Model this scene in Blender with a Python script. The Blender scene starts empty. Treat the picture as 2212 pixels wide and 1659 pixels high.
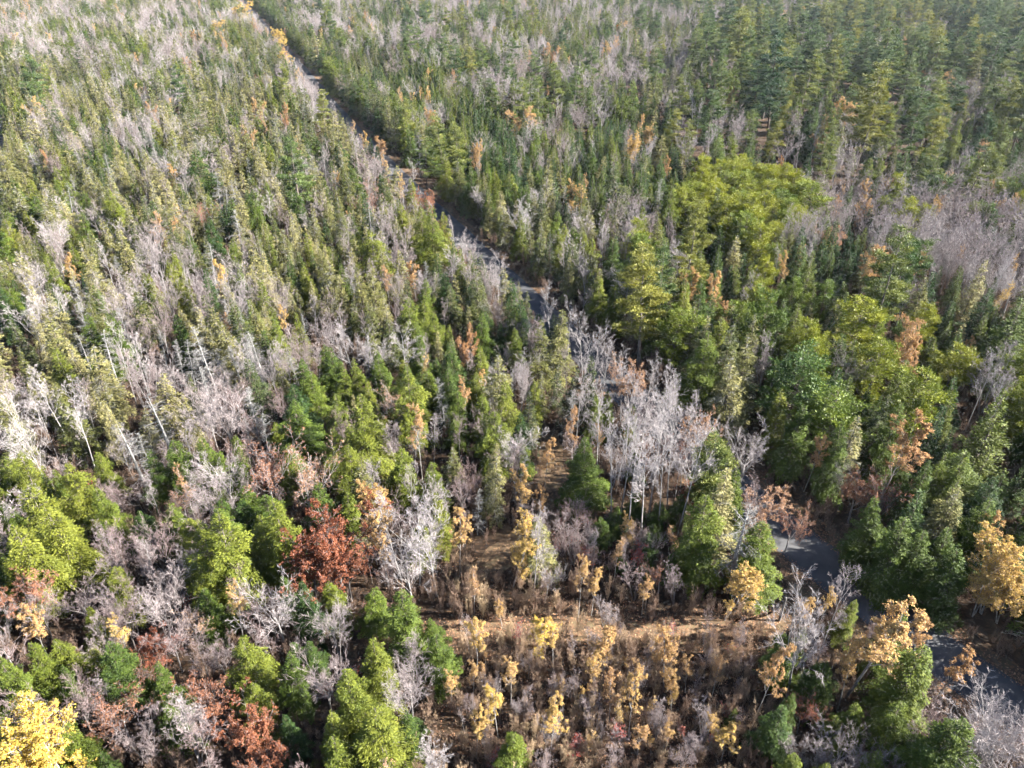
import bpy, math, random
import numpy as np
from mathutils import Vector

# ------------------------------------------------------------------ camera, sky, sun, exposure
S = bpy.context.scene
COL = S.collection
CAM_H, PITCH = 55.0, math.radians(32.0)
SUN_AZ, SUN_EL = math.radians(-3.0), math.radians(29.0)   # sun stands to the right (+X)

cam = bpy.data.cameras.new('camera')
cam.sensor_width = 36.0
cam.lens = 18.0 / 0.7
cam.clip_end = 6000
cam_ob = bpy.data.objects.new('camera', cam)
COL.objects.link(cam_ob)
cam_ob.location = (0, 0, CAM_H)
cam_ob.rotation_euler = (math.pi / 2 - PITCH, 0, 0)
S.camera = cam_ob

world = bpy.data.worlds.new('World')
S.world = world
world.use_nodes = True
wn = world.node_tree.nodes
sky = wn.new('ShaderNodeTexSky')
sky.sky_type = 'NISHITA'
sky.sun_disc = False
sky.sun_elevation = SUN_EL
sky.sun_rotation = math.pi / 2 - SUN_AZ
sky.air_density = 0.7
sky.dust_density = 0.15
bg = wn['Background']
bg.inputs['Strength'].default_value = 0.05
world.node_tree.links.new(sky.outputs[0], bg.inputs['Color'])

sun = bpy.data.lights.new('sun', 'SUN')
sun.energy = 5.0
sun.angle = math.radians(0.5)
sun.color = (1.0, 0.95, 0.87)
sun_ob = bpy.data.objects.new('sun', sun)
COL.objects.link(sun_ob)
sdir = Vector((math.cos(SUN_AZ) * math.cos(SUN_EL), math.sin(SUN_AZ) * math.cos(SUN_EL), math.sin(SUN_EL)))
sun_ob.rotation_euler = sdir.to_track_quat('Z', 'Y').to_euler()
sun_ob.location = sdir * 300

S.view_settings.view_transform = 'Standard'
S.view_settings.look = 'None'
S.view_settings.exposure = 2.9
S.view_settings.gamma = 1.0
S.view_settings.use_curve_mapping = False
S.render.engine = 'CYCLES'
S.cycles.max_bounces = 4
S.cycles.diffuse_bounces = 2
S.cycles.glossy_bounces = 1
S.cycles.transmission_bounces = 3
S.cycles.volume_bounces = 1
S.cycles.use_denoising = True
S.cycles.use_adaptive_sampling = True
S.cycles.adaptive_threshold = 0.03
S.cycles.adaptive_min_samples = 24
S.cycles.sample_clamp_indirect = 4.0

# ------------------------------------------------------------------ where a spot of the photograph lies on the ground
FPX, CX, CY = 1580.0, 1106.0, 829.5
SP, CP = math.sin(PITCH), math.cos(PITCH)


def at(px, py, z=0.0):
    u, v = (px - CX) / FPX, (py - CY) / FPX
    t = (CAM_H - z) / (SP + v * CP)
    return (u * t, t * (CP - v * SP), z)


def project(x, y, z):
    x, y, z = np.asarray(x, float), np.asarray(y, float), np.asarray(z, float) - CAM_H
    d = y * CP - z * SP
    d = np.where(d < 0.1, 0.1, d)
    return CX + FPX * x / d, CY - FPX * (y * SP + z * CP) / d, d


rng = np.random.default_rng(11)
random.seed(11)

# ------------------------------------------------------------------ materials


def new_mat(name):
    m = bpy.data.materials.new(name)
    m.use_nodes = True
    nt = m.node_tree
    nt.nodes.clear()
    out = nt.nodes.new('ShaderNodeOutputMaterial')
    return m, nt, out


def ramp_node(nt, stops):
    r = nt.nodes.new('ShaderNodeValToRGB')
    el = r.color_ramp.elements
    while len(el) < len(stops):
        el.new(0.5)
    for e, (p, c) in zip(el, stops):
        e.position = p
        e.color = (*c, 1)
    return r


def tint_colour(nt, stops, spread=0.5):
    """colour from the plant's own tint (0..1), varied a little from leaf to leaf"""
    L = nt.links
    a = nt.nodes.new('ShaderNodeAttribute')
    a.attribute_type = 'INSTANCER'
    a.attribute_name = 'tint'
    v = nt.nodes.new('ShaderNodeAttribute')
    v.attribute_name = 'var'
    sh = nt.nodes.new('ShaderNodeMath')
    sh.operation = 'MULTIPLY_ADD'
    L.new(v.outputs['Fac'], sh.inputs[0])
    sh.inputs[1].default_value = 0.36
    L.new(a.outputs['Fac'], sh.inputs[2])
    sb = nt.nodes.new('ShaderNodeMath')
    sb.operation = 'SUBTRACT'
    L.new(sh.outputs[0], sb.inputs[0])
    sb.inputs[1].default_value = 0.18
    r = ramp_node(nt, stops)
    L.new(sb.outputs[0], r.inputs['Fac'])
    mr = nt.nodes.new('ShaderNodeMapRange')
    L.new(v.outputs['Fac'], mr.inputs['Value'])
    mr.inputs['To Min'].default_value = 1 - spread
    mr.inputs['To Max'].default_value = 1 + spread
    mx = nt.nodes.new('ShaderNodeVectorMath')
    mx.operation = 'SCALE'
    L.new(r.outputs['Color'], mx.inputs[0])
    L.new(mr.outputs[0], mx.inputs['Scale'])
    return mx.outputs[0]


def leaf_mat(name, stops, transl=0.16, rough=0.6, spec=0.15, spread=0.35):
    m, nt, out = new_mat(name)
    c = tint_colour(nt, stops, spread)
    p = nt.nodes.new('ShaderNodeBsdfPrincipled')
    p.inputs['Roughness'].default_value = rough
    p.inputs['Specular IOR Level'].default_value = spec
    t = nt.nodes.new('ShaderNodeBsdfTranslucent')
    mx = nt.nodes.new('ShaderNodeMixShader')
    mx.inputs[0].default_value = transl
    nt.links.new(c, p.inputs['Base Color'])
    nt.links.new(c, t.inputs['Color'])
    nt.links.new(p.outputs[0], mx.inputs[1])
    nt.links.new(t.outputs[0], mx.inputs[2])
    nt.links.new(mx.outputs[0], out.inputs['Surface'])
    return m


def bark_mat(name, stops, rough=0.85, noise=6.0, dark=0.6):
    m, nt, out = new_mat(name)
    c = tint_colour(nt, stops, 0.2)
    tc = nt.nodes.new('ShaderNodeTexCoord')
    mp = nt.nodes.new('ShaderNodeMapping')
    mp.inputs['Scale'].default_value = (1, 1, 0.45)
    n = nt.nodes.new('ShaderNodeTexNoise')
    n.inputs['Scale'].default_value = noise
    n.inputs['Detail'].default_value = 3
    nt.links.new(tc.outputs['Object'], mp.inputs[0])
    nt.links.new(mp.outputs[0], n.inputs['Vector'])
    mr = nt.nodes.new('ShaderNodeMapRange')
    mr.inputs['From Min'].default_value = 0.35
    mr.inputs['From Max'].default_value = 0.6
    mr.inputs['To Min'].default_value = dark
    nt.links.new(n.outputs['Fac'], mr.inputs['Value'])
    mx = nt.nodes.new('ShaderNodeVectorMath')
    mx.operation = 'SCALE'
    nt.links.new(c, mx.inputs[0])
    nt.links.new(mr.outputs[0], mx.inputs['Scale'])
    p = nt.nodes.new('ShaderNodeBsdfPrincipled')
    p.inputs['Roughness'].default_value = rough
    p.inputs['Specular IOR Level'].default_value = 0.2
    nt.links.new(mx.outputs[0], p.inputs['Base Color'])
    nt.links.new(p.outputs[0], out.inputs['Surface'])
    return m


M = {}
M['hemlock'] = leaf_mat('hemlock_needles', [(0, (.022, .046, .013)), (.5, (.070, .098, .015)), (1, (.128, .138, .020))])
M['spruce'] = leaf_mat('spruce_needles', [(0, (.030, .046, .018)), (.5, (.092, .096, .028)), (1, (.20, .18, .075))])
M['fir'] = leaf_mat('fir_needles', [(0, (.014, .035, .016)), (.5, (.040, .068, .019)), (1, (.095, .112, .020))])
M['white_pine'] = leaf_mat('white_pine_needles', [(0, (.030, .060, .032)), (.5, (.080, .115, .036)), (1, (.180, .175, .036))], rough=0.45)
M['young_pine'] = leaf_mat('young_pine_needles', [(0, (.036, .072, .022)), (.5, (.095, .132, .022)), (1, (.185, .195, .020))], rough=0.45)
M['birch'] = leaf_mat('birch_leaves', [(0, (.28, .135, .06)), (.35, (.36, .215, .10)), (.7, (.43, .29, .10)), (1, (.48, .345, .065))], transl=0.35)
M['beech'] = leaf_mat('beech_leaves', [(0, (.17, .046, .024)), (.35, (.20, .078, .040)), (.7, (.26, .135, .08)), (1, (.34, .21, .12))], transl=0.3)
M['red'] = leaf_mat('red_leaves', [(0, (.25, .03, .03)), (1, (.42, .12, .07))], transl=0.35)
M['bark_grey'] = bark_mat('grey_bark', [(0, (.11, .092, .085)), (.5, (.20, .182, .175)), (1, (.31, .295, .287))])
M['twig_grey'] = bark_mat('grey_twigs', [(0, (.15, .10, .095)), (.5, (.22, .185, .183)), (1, (.32, .292, .288))], dark=0.85)
M['bark_dark'] = bark_mat('conifer_bark', [(0, (.09, .07, .058)), (1, (.17, .145, .125))])
M['bark_birch'] = bark_mat('birch_bark', [(0, (.30, .27, .245)), (1, (.44, .425, .405))], noise=5, dark=0.45)
M['snag'] = bark_mat('weathered_wood', [(0, (.11, .105, .10)), (.5, (.165, .158, .152)), (1, (.235, .228, .22))], dark=0.75)
M['lichen'] = bark_mat('lichen_twigs', [(0, (.15, .15, .125)), (1, (.25, .245, .205))], dark=0.85)
M['brush'] = bark_mat('brush_stems', [(0, (.09, .060, .048)), (.5, (.26, .175, .125)), (1, (.38, .285, .175))], dark=0.85)


def ground_mat(name, stops, scale, speck, speck_col, bump=0.25):
    m, nt, out = new_mat(name)
    L = nt.links
    tc = nt.nodes.new('ShaderNodeTexCoord')
    n1 = nt.nodes.new('ShaderNodeTexNoise')
    n1.inputs['Scale'].default_value = scale
    n1.inputs['Detail'].default_value = 6
    L.new(tc.outputs['Object'], n1.inputs['Vector'])
    r = ramp_node(nt, stops)
    L.new(n1.outputs['Fac'], r.inputs['Fac'])
    vo = nt.nodes.new('ShaderNodeTexVoronoi')
    vo.inputs['Scale'].default_value = 4.5
    L.new(tc.outputs['Object'], vo.inputs['Vector'])
    sep = nt.nodes.new('ShaderNodeSeparateColor')
    L.new(vo.outputs['Color'], sep.inputs[0])
    gt = nt.nodes.new('ShaderNodeMath')
    gt.operation = 'GREATER_THAN'
    gt.inputs[1].default_value = 1 - speck
    L.new(sep.outputs[0], gt.inputs[0])
    mx = nt.nodes.new('ShaderNodeMix')
    mx.data_type = 'RGBA'
    L.new(gt.outputs[0], mx.inputs[0])
    L.new(r.outputs['Color'], mx.inputs[6])
    mx.inputs[7].default_value = (*speck_col, 1)
    n2 = nt.nodes.new('ShaderNodeTexNoise')
    n2.inputs['Scale'].default_value = 14
    n2.inputs['Detail'].default_value = 4
    L.new(tc.outputs['Object'], n2.inputs['Vector'])
    b = nt.nodes.new('ShaderNodeBump')
    b.inputs['Strength'].default_value = bump
    b.inputs['Distance'].default_value = 0.08
    L.new(n2.outputs['Fac'], b.inputs['Height'])
    p = nt.nodes.new('ShaderNodeBsdfPrincipled')
    p.inputs['Roughness'].default_value = 0.9
    p.inputs['Specular IOR Level'].default_value = 0.15
    L.new(mx.outputs[2], p.inputs['Base Color'])
    L.new(b.outputs[0], p.inputs['Normal'])
    L.new(p.outputs[0], out.inputs['Surface'])
    return m


M['ground'] = ground_mat('forest_floor', [(.3, (.022, .015, .011)), (.5, (.040, .026, .017)), (.72, (.065, .046, .028))], 0.5, 0.2, (.075, .044, .026))
M['litter'] = ground_mat('leaf_litter', [(.3, (.050, .035, .022)), (.5, (.088, .058, .035)), (.7, (.13, .10, .055))], 0.8, 0.25, (.15, .095, .055))
M['verge'] = ground_mat('road_verge', [(.3, (.045, .033, .023)), (.5, (.075, .052, .034)), (.7, (.10, .085, .046))], 0.7, 0.3, (.15, .085, .048))


def asphalt_mat():
    m, nt, out = new_mat('worn_asphalt')
    L = nt.links
    tc = nt.nodes.new('ShaderNodeTexCoord')
    n1 = nt.nodes.new('ShaderNodeTexNoise')
    n1.inputs['Scale'].default_value = 0.35
    n1.inputs['Detail'].default_value = 7
    L.new(tc.outputs['Object'], n1.inputs['Vector'])
    r = ramp_node(nt, [(.3, (.045, .046, .05)), (.7, (.085, .084, .086))])
    L.new(n1.outputs['Fac'], r.inputs['Fac'])
    vo = nt.nodes.new('ShaderNodeTexVoronoi')
    vo.inputs['Scale'].default_value = 3.0
    L.new(tc.outputs['Object'], vo.inputs['Vector'])
    sep = nt.nodes.new('ShaderNodeSeparateColor')
    L.new(vo.outputs['Color'], sep.inputs[0])
    lt = nt.nodes.new('ShaderNodeMath')
    lt.operation = 'LESS_THAN'
    lt.inputs[1].default_value = 0.07
    L.new(vo.outputs['Distance'], lt.inputs[0])
    mx = nt.nodes.new('ShaderNodeMix')
    mx.data_type = 'RGBA'
    L.new(lt.outputs[0], mx.inputs[0])
    L.new(r.outputs['Color'], mx.inputs[6])
    mx.inputs[7].default_value = (.13, .08, .045, 1)
    p = nt.nodes.new('ShaderNodeBsdfPrincipled')
    p.inputs['Roughness'].default_value = 0.9
    p.inputs['Specular IOR Level'].default_value = 0.12
    L.new(mx.outputs[2], p.inputs['Base Color'])
    L.new(p.outputs[0], out.inputs['Surface'])
    return m


M['asphalt'] = asphalt_mat()

# ------------------------------------------------------------------ mesh helper


class Geo:
    def __init__(self):
        self.v, self.q, self.mi, self.var, self.n = [], [], [], [], 0

    def add(self, verts, quads, mat, var):
        verts = verts.reshape(-1, 3)
        self.v.append(verts)
        self.q.append(quads.reshape(-1, 4) + self.n)
        self.mi.append(np.full(len(quads.reshape(-1, 4)), mat, np.int32))
        self.var.append(np.broadcast_to(np.asarray(var, np.float32), (len(verts),)).astype(np.float32))
        self.n += len(verts)

    def mesh(self, name, mats):
        me = bpy.data.meshes.new(name)
        v = np.concatenate(self.v).astype(np.float32)
        q = np.concatenate(self.q).astype(np.int32)
        me.vertices.add(len(v))
        me.vertices.foreach_set('co', v.ravel())
        me.loops.add(q.size)
        me.loops.foreach_set('vertex_index', q.ravel())
        me.polygons.add(len(q))
        me.polygons.foreach_set('loop_start', np.arange(0, q.size, 4, dtype=np.int32))
        me.polygons.foreach_set('loop_total', np.full(len(q), 4, np.int32))
        me.polygons.foreach_set('material_index', np.concatenate(self.mi))
        for m in mats:
            me.materials.append(m)
        me.update(calc_edges=True)
        a = me.attributes.new('var', 'FLOAT', 'POINT')
        a.data.foreach_set('value', np.concatenate(self.var))
        me.validate()
        return me

    def merged(self, other, shift):
        g = Geo()
        g.v = self.v + other.v
        g.q = self.q + [x + self.n for x in other.q]
        g.mi = self.mi + [x + shift for x in other.mi]
        g.var = self.var + other.var
        g.n = self.n + other.n
        return g


def unit(a):
    return a / np.maximum(np.linalg.norm(a, axis=-1, keepdims=True), 1e-9)


def tubes(g, P, R, sides, mat, var=None):
    """P (m,n,3) lines, R (m,n) radii; sides 2 makes a flat strip"""
    m, n = P.shape[:2]
    if m == 0:
        return
    T = np.empty_like(P)
    T[:, 1:-1] = P[:, 2:] - P[:, :-2]
    T[:, 0] = P[:, 1] - P[:, 0]
    T[:, -1] = P[:, -1] - P[:, -2]
    T = unit(T)
    ref = unit(rng.normal(size=(m, 1, 3)))
    A = unit(np.cross(T, np.broadcast_to(ref, T.shape)))
    B = np.cross(T, A)
    var = rng.random(m) if var is None else var
    if sides == 2:
        V = np.stack([P - A * R[..., None], P + A * R[..., None]], 2)
        i = np.arange(n - 1)
        f = np.stack([i * 2, i * 2 + 1, i * 2 + 3, i * 2 + 2], -1)
        k = 2
    else:
        an = np.arange(sides) * 2 * math.pi / sides
        V = P[:, :, None] + R[..., None, None] * (A[:, :, None] * np.cos(an)[:, None] + B[:, :, None] * np.sin(an)[:, None])
        i, j = np.meshgrid(np.arange(n - 1), np.arange(sides), indexing='ij')
        j2 = (j + 1) % sides
        f = np.stack([i * sides + j, i * sides + j2, (i + 1) * sides + j2, (i + 1) * sides + j], -1).reshape(-1, 4)
        k = sides
    F = f[None] + (np.arange(m) * n * k)[:, None, None]
    g.add(V, F, mat, np.repeat(var, n * k))


def cards(g, C, D, N, ln, wd, mat, var):
    """leaf-shaped four-cornered faces: C where the stalk sits, D direction, N facing"""
    D = unit(D)
    W = unit(np.cross(D, N))
    up = np.cross(W, D)
    ln, wd = np.asarray(ln)[:, None], np.asarray(wd)[:, None]
    a = C
    b = C + D * ln * 0.5 + W * wd * 0.5 - up * wd * 0.12
    c = C + D * ln
    d = C + D * ln * 0.5 - W * wd * 0.5 - up * wd * 0.12
    V = np.stack([a, b, c, d], 1)
    F = np.arange(len(C) * 4).reshape(-1, 4)
    g.add(V, F, mat, np.repeat(var, 4))


# ------------------------------------------------------------------ growing trees


def stem_line(h, n, wig):
    z = np.linspace(0, h, n)
    w = np.cumsum(rng.normal(size=(n, 2)) * wig, 0)
    w -= w[0]
    return np.concatenate([w, z[:, None]], 1)


def conifer(h, rad, base, prof, nb, step, cl, cw, dens, droop, lift, gaps=0.1, dead=0.0, tuft=False, leafmat=0,
            fullness=0.35, trunk_r=None, wig=0.03, lump=0.25, jit=0.45, plume=.42, flat=.6, lod=False):
    """returns trunk Geo (trunk and limbs) and crown Geo (mat 0 needles, mat 1 bare twigs)"""
    tg, cg = Geo(), Geo()
    if lod:
        dens, cl, cw, nb, step = dens * (.7 if tuft else .5), cl * 1.5, cw * 1.75, max(nb - 1 if tuft else nb - 2, 4), step * (1.05 if tuft else 1.2)
    trunk_r = trunk_r or h * 0.013
    st = stem_line(h, 9, wig)
    tubes(tg, st[None], (np.linspace(1, 0.06, 9) * trunk_r)[None], 6, 0)
    nz = int((1 - base) * h / step)
    zb = np.repeat(np.linspace(base * h, h * 0.985, nz), nb)
    zb = zb + rng.uniform(-.5, .5, zb.size) * step
    keep = rng.random(zb.size) > gaps
    zb = np.clip(zb[keep], base * h * 0.8, h * 0.99)
    f = zb / h
    az = rng.uniform(0, 2 * math.pi, zb.size)
    # lumps: the outline swells and shrinks with direction and height
    ph = rng.uniform(0, 6.28, 6)
    lum = 1 + lump * (np.sin(az * 2 + f * 7 + ph[0]) * .5 + np.sin(az * 3 - f * 13 + ph[1]) * .5 + np.sin(az + f * 19 + ph[2]) * .5)
    L = rad * prof(f) * lum * rng.uniform(.72, 1.15, zb.size)
    L = np.maximum(L, 0.12)
    ax = np.stack([np.interp(zb, st[:, 2], st[:, 0]), np.interp(zb, st[:, 2], st[:, 1]), zb], 1)
    o = np.stack([np.cos(az), np.sin(az), np.zeros_like(az)], 1)
    sl = lift[0] + (lift[1] - lift[0]) * (f - base) / (1 - base)
    t = np.linspace(0, 1, 4)
    up = np.array([0, 0, 1.0])
    line = ax[:, None] + o[:, None] * (L[:, None] * t)[..., None] + up * (L[:, None] * (sl[:, None] * t - droop * t * t))[..., None]
    tubes(tg, line[:, :3], np.outer(np.minimum(.012 + L * .012, .06), [1, .6, .3]), 3, 0)
    isdead = rng.random(zb.size) < dead * (1.35 - f)
    bvar = rng.random(zb.size)
    lat = np.stack([-np.sin(az), np.cos(az), np.zeros_like(az)], 1)
    cnt = np.maximum((dens * L * (0.4 + L * fullness)).astype(int), 4)
    cnt[isdead] = 0
    bi = np.repeat(np.arange(zb.size), cnt)
    k = bi.size
    tt = rng.random(k) ** 0.7 if not tuft else 1 - rng.random(k) ** 1.6 * 0.75
    w = (L[bi] * fullness * (1.08 - tt) + 0.08)
    s = rng.uniform(-1, 1, k)
    off = s * w
    th = rng.normal(size=k) * (0.05 + 0.05 * L[bi])
    C = ax[bi] + o[bi] * (L[bi] * tt)[:, None] + lat[bi] * off[:, None] + up * (L[bi] * (sl[bi] * tt - droop * tt * tt) + th - np.abs(off) * droop * .6)[:, None]
    if tuft:
        # needles gather in plumes along the bough
        nc = np.maximum((L * 2.2).astype(int), 2)
        ci = (rng.random(k) * nc[bi]).astype(int)
        hsh = np.modf(np.abs(np.sin((bi * 12.9898 + ci * 78.233)) * 43758.5453))[0]
        hs2 = np.modf(np.abs(np.sin((bi * 39.425 + ci * 11.135)) * 24634.6345))[0]
        tc = .3 + .7 * (ci + .3 + .7 * hsh) / nc[bi]
        sc = (hs2 * 2 - 1) * (L[bi] * fullness * (1.15 - tc) + .1)
        q = unit(rng.normal(size=(k, 3))) * (rng.random(k) ** .5)[:, None] * (plume * (.6 + .8 * hs2))[:, None] * np.array([1, 1, flat])
        C = ax[bi] + o[bi] * (L[bi] * tc)[:, None] + lat[bi] * sc[:, None] + up * (L[bi] * (sl[bi] * tc - droop * tc * tc))[:, None] + q
        D = q * 1.6 / plume + o[bi] * .35 + up * .45 + rng.normal(size=(k, 3)) * .3
        N = q * 1.3 / plume + up * (1.15 - flat) + o[bi] * .4 + rng.normal(size=(k, 3)) * .28
    else:
        D = o[bi] * .8 + lat[bi] * (s * .9)[:, None] + up * (sl[bi] * .5 - droop * tt)[:, None] + rng.normal(size=(k, 3)) * .28
        N = up * .8 + o[bi] * .85 + lat[bi] * (s * .4)[:, None] + rng.normal(size=(k, 3)) * jit
    cards(cg, C, D, N, cl * rng.uniform(.6, 1.3, k), cw * rng.uniform(.7, 1.25, k), leafmat, np.clip(bvar[bi] * .6 + rng.random(k) * .4, 0, 1))
    if isdead.any():
        d = np.where(isdead)[0]
        rep = np.repeat(d, 7 if lod else 14)
        tt = rng.uniform(.15, 1, rep.size)
        p0 = ax[rep] + o[rep] * (L[rep] * tt)[:, None] + up * (L[rep] * (sl[rep] * tt - droop * tt * tt))[:, None]
        dr = unit(o[rep] * .6 + lat[rep] * rng.choice([-1, 1], rep.size)[:, None] * .6 + rng.normal(size=(rep.size, 3)) * .5)
        ln = (L[rep] * .45 * (1.1 - tt) + .15)[:, None]
        tw = np.stack([p0, p0 + dr * ln * .5, p0 + dr * ln - up * ln * .12], 1)
        tubes(cg, tw, np.outer(np.ones(rep.size), [.011 * (2 if lod else 1), .009 * (2 if lod else 1), .004]), 2, 1)
        tubes(cg, line[d], np.outer(np.ones(d.size), [.022, .017, .011, .005]), 3, 1)
    return tg, cg


def grow(parents, plen, c, tmin, tmax, ang, ratio, npts, trop, wig=0.06, curve=0.0, shape=None):
    m, n = parents.shape[:2]
    pi = np.repeat(np.arange(m), c)
    k = pi.size
    t = tmin + (tmax - tmin) * ((np.tile(np.arange(c), m) + rng.uniform(0, 1, k)) / c)
    x = t * (n - 1)
    i = np.clip(x.astype(int), 0, n - 2)
    fr = (x - i)[:, None]
    a, b = parents[pi, i], parents[pi, i + 1]
    p0 = a * (1 - fr) + b * fr
    T = unit(b - a)
    rp = rng.normal(size=(k, 3))
    rp = unit(rp - T * np.sum(rp * T, 1, keepdims=True))
    th = (ang * rng.uniform(.7, 1.3, k))[:, None]
    D = unit(T * np.cos(th) + rp * np.sin(th) + np.array([0, 0, trop]))
    ln = plen[pi] * ratio * rng.uniform(.65, 1.2, k) * (1.15 - .55 * t if shape is None else shape(t))
    s = np.linspace(0, 1, npts)
    P = p0[:, None] + D[:, None] * (ln[:, None] * s)[..., None]
    P[..., 2] += curve * ln[:, None] * s * s
    wv = np.cumsum(rng.normal(size=(k, npts, 3)) * (wig * ln)[:, None, None], 1)
    wv -= wv[:, :1]
    return P + wv, ln, t


def broadleaf(h, fork, limbs, limb_ratio, limb_ang, trunk_r, stems=1, trop=.25, nb=6, nt=6, ntw=4, leaves=0, leaf=.13,
              leaf_low=0.0, tw=.010, wig=.02, shape=None, excurrent=True, lod=False):
    """returns trunk Geo (trunk, limbs) and crown Geo (mat 0 twigs, mat 1 leaves)"""
    tg, cg = Geo(), Geo()
    if lod:
        nt, ntw, nb, tw, leaves, leaf = max(nt - 2, 3), 2, max(nb - 1, 3), tw * 2.3, leaves // 3, leaf * 1.7
    S_, SL = [], []
    for k in range(stems):
        hh = h * (1 if k == 0 else rng.uniform(.7, .95))
        st = stem_line(hh * (.96 if excurrent else fork * 1.55), 8, wig * h * .12)
        if stems > 1:
            a = rng.uniform(0, 6.28)
            lean = rng.uniform(.08, .2)
            st[:, 0] += np.cos(a) * (st[:, 2] * lean + .12)
            st[:, 1] += np.sin(a) * (st[:, 2] * lean + .12)
        S_.append(st)
        SL.append(hh)
    S_, SL = np.array(S_), np.array(SL)
    tr = trunk_r / math.sqrt(stems)
    tubes(tg, S_, np.outer(np.ones(stems), np.linspace(1, .18 if excurrent else .55, 8) ** 1.0) * tr, 6, 0)
    f0 = fork if excurrent else .55
    L1, l1, t1 = grow(S_, SL, limbs, f0, 1.0, limb_ang, limb_ratio, 6, trop, wig=.035, curve=.18, shape=shape)
    tubes(tg, L1, np.outer(np.maximum(tr * .34 * (l1 / l1.max()), .015), np.linspace(1, .22, 6)), 4, 0)
    L2, l2, _ = grow(L1, l1, nb, .22, 1.0, .75, .48, 5, .15, wig=.05, curve=.1)
    tubes(cg, L2, np.outer(np.maximum(tr * .12 * (l2 / l2.max()), .011), np.linspace(1, .35, 5)), 3, 0)
    L3, l3, _ = grow(L2, l2, nt, .2, 1.0, .75, .5, 3, .12, wig=.06)
    tubes(cg, L3, np.outer(np.full(len(l3), tw * 1.25), [1, .75, .4]), 2, 0)
    L4, l4, _ = grow(L3, np.maximum(l3, .35), ntw, .2, 1.0, .7, .6, 2, .1, wig=0)
    tubes(cg, L4, np.outer(np.full(len(l4), tw), [1, .45]), 2, 0)
    if leaves:
        pick = rng.integers(0, len(L4), leaves)
        if leaf_low:
            zz = L4[:, 0, 2] / h
            w = np.clip(zz, .02, 1) ** leaf_low
            pick = rng.choice(len(L4), leaves, p=w / w.sum())
        tt = rng.random(leaves)[:, None]
        C = L4[pick, 0] * (1 - tt) + L4[pick, 1] * tt + rng.normal(size=(leaves, 3)) * .05
        D = rng.normal(size=(leaves, 3)) + np.array([0, 0, -.5])
        ra = C * np.array([1, 1, 0])
        N = rng.normal(size=(leaves, 3)) * .55 + np.array([0, 0, .7]) + unit(ra) * .7
        sz = leaf * rng.uniform(.6, 1.35, leaves)
        cards(cg, C, D, N, sz, sz * .8, 1, rng.random(leaves))
    return tg, cg


PROTO = {}       # kind -> list of dicts
FAR = []         # joined prototypes for the far woods


def proto(kind, h, fn, args, kw, mats_t, mats_c):
    tg, cg = fn(h, *args, **kw)
    d = dict(h=h, kind=kind)
    d['trunk'] = tg.mesh(kind + '_trunk', mats_t)
    d['crown'] = cg.mesh(kind + '_crown', mats_c)
    tg, cg = fn(h, *args, lod=True, **kw)
    d['idx_far'] = len(FAR)
    d['far'] = tg.merged(cg, len(mats_t)).mesh(kind + '_far', mats_t + mats_c)
    FAR.append(d['far'])
    PROTO.setdefault(kind, []).append(d)


def cone(p):
    return lambda f: np.clip(1 - f, 0, 1) ** p * np.clip(.35 + f * 4, 0, 1)


def egg(c, lo=.3):
    return lambda f: np.sqrt(np.clip(1 - ((f - c) / (1 - c)) ** 2, 0, 1)) * np.where(f < c, np.clip(lo + (1 - lo) * f / c, 0, 1), 1)


def pine_outline(f):
    return np.clip(1.02 - f, 0, 1) ** .55 * np.clip((f - .12) * 3.5, .2, 1)


BK, BG = [M['bark_dark']], [M['bark_grey']]
for k in range(6):
    h = rng.uniform(10, 12)
    proto('hemlock_tree', h, conifer, (h * rng.uniform(.25, .31), .06, cone(.72), 8, .33, .22, .085, 60, .36, (.0, .6)),
          dict(gaps=.2, lump=.30, fullness=.42, wig=.05, jit=.26), BK, [M['hemlock'], M['lichen']])
for k in range(6):
    h = rng.uniform(9, 11)
    proto('spruce_tree', h, conifer, (h * rng.uniform(.185, .25), .10, cone(.8), 7, .27, .25, .10, 40, .28, (-.15, .5)),
          dict(gaps=.22, dead=[.08, .2, .45, .3, .1, .6][k], lump=.22, fullness=.40, wig=.05, jit=.28), BK, [M['spruce'], M['lichen']])
for k in range(5):
    h = rng.uniform(8, 10)
    proto('fir_tree', h, conifer, (h * rng.uniform(.19, .25), .05, cone(.95), 8, .25, .24, .092, 40, .10, (-.05, .75)),
          dict(gaps=.08, lump=.16, fullness=.36, jit=.26), BK, [M['fir'], M['lichen']])
for k in range(5):
    h = rng.uniform(17, 20)
    proto('white_pine_tree', h, conifer, (h * rng.uniform(.20, .25), .25, pine_outline, 6, 1.15, .30, .12, 120, .0, (.04, .45)),
          dict(gaps=.24, tuft=True, lump=.30, fullness=.36, plume=.66, flat=.5, dead=.06, wig=.08), BK, [M['white_pine'], M['lichen']])
for k in range(5):
    h = rng.uniform(9, 11)
    proto('young_pine_tree', h, conifer, (h * rng.uniform(.22, .27), .14, egg(.40), 7, .45, .24, .095, 74, -.05, (.1, .7)),
          dict(gaps=.24, tuft=True, lump=.46, fullness=.32, wig=.05), BK, [M['young_pine'], M['lichen']])
# dead conifers; the last one an old broken trunk with short stubs
for k in range(4):
    h = rng.uniform(9, 11)
    proto('dead_conifer', h, conifer, (h * rng.uniform(.14, .19), .12, cone(.5), 5, .30, .3, .1, 1, .15, (-.1, .4)),
          dict(gaps=.35, dead=9, lump=.7, trunk_r=h * .012), [M['snag']], [M['snag'], M['snag']])
proto('dead_conifer', 11.0, conifer, (1.9, .15, cone(.35), 3, .34, .3, .1, 1, .1, (-.1, .3)), dict(gaps=.3, dead=9, lump=.5, trunk_r=.26), [M['snag']], [M['snag'], M['snag']])
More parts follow.
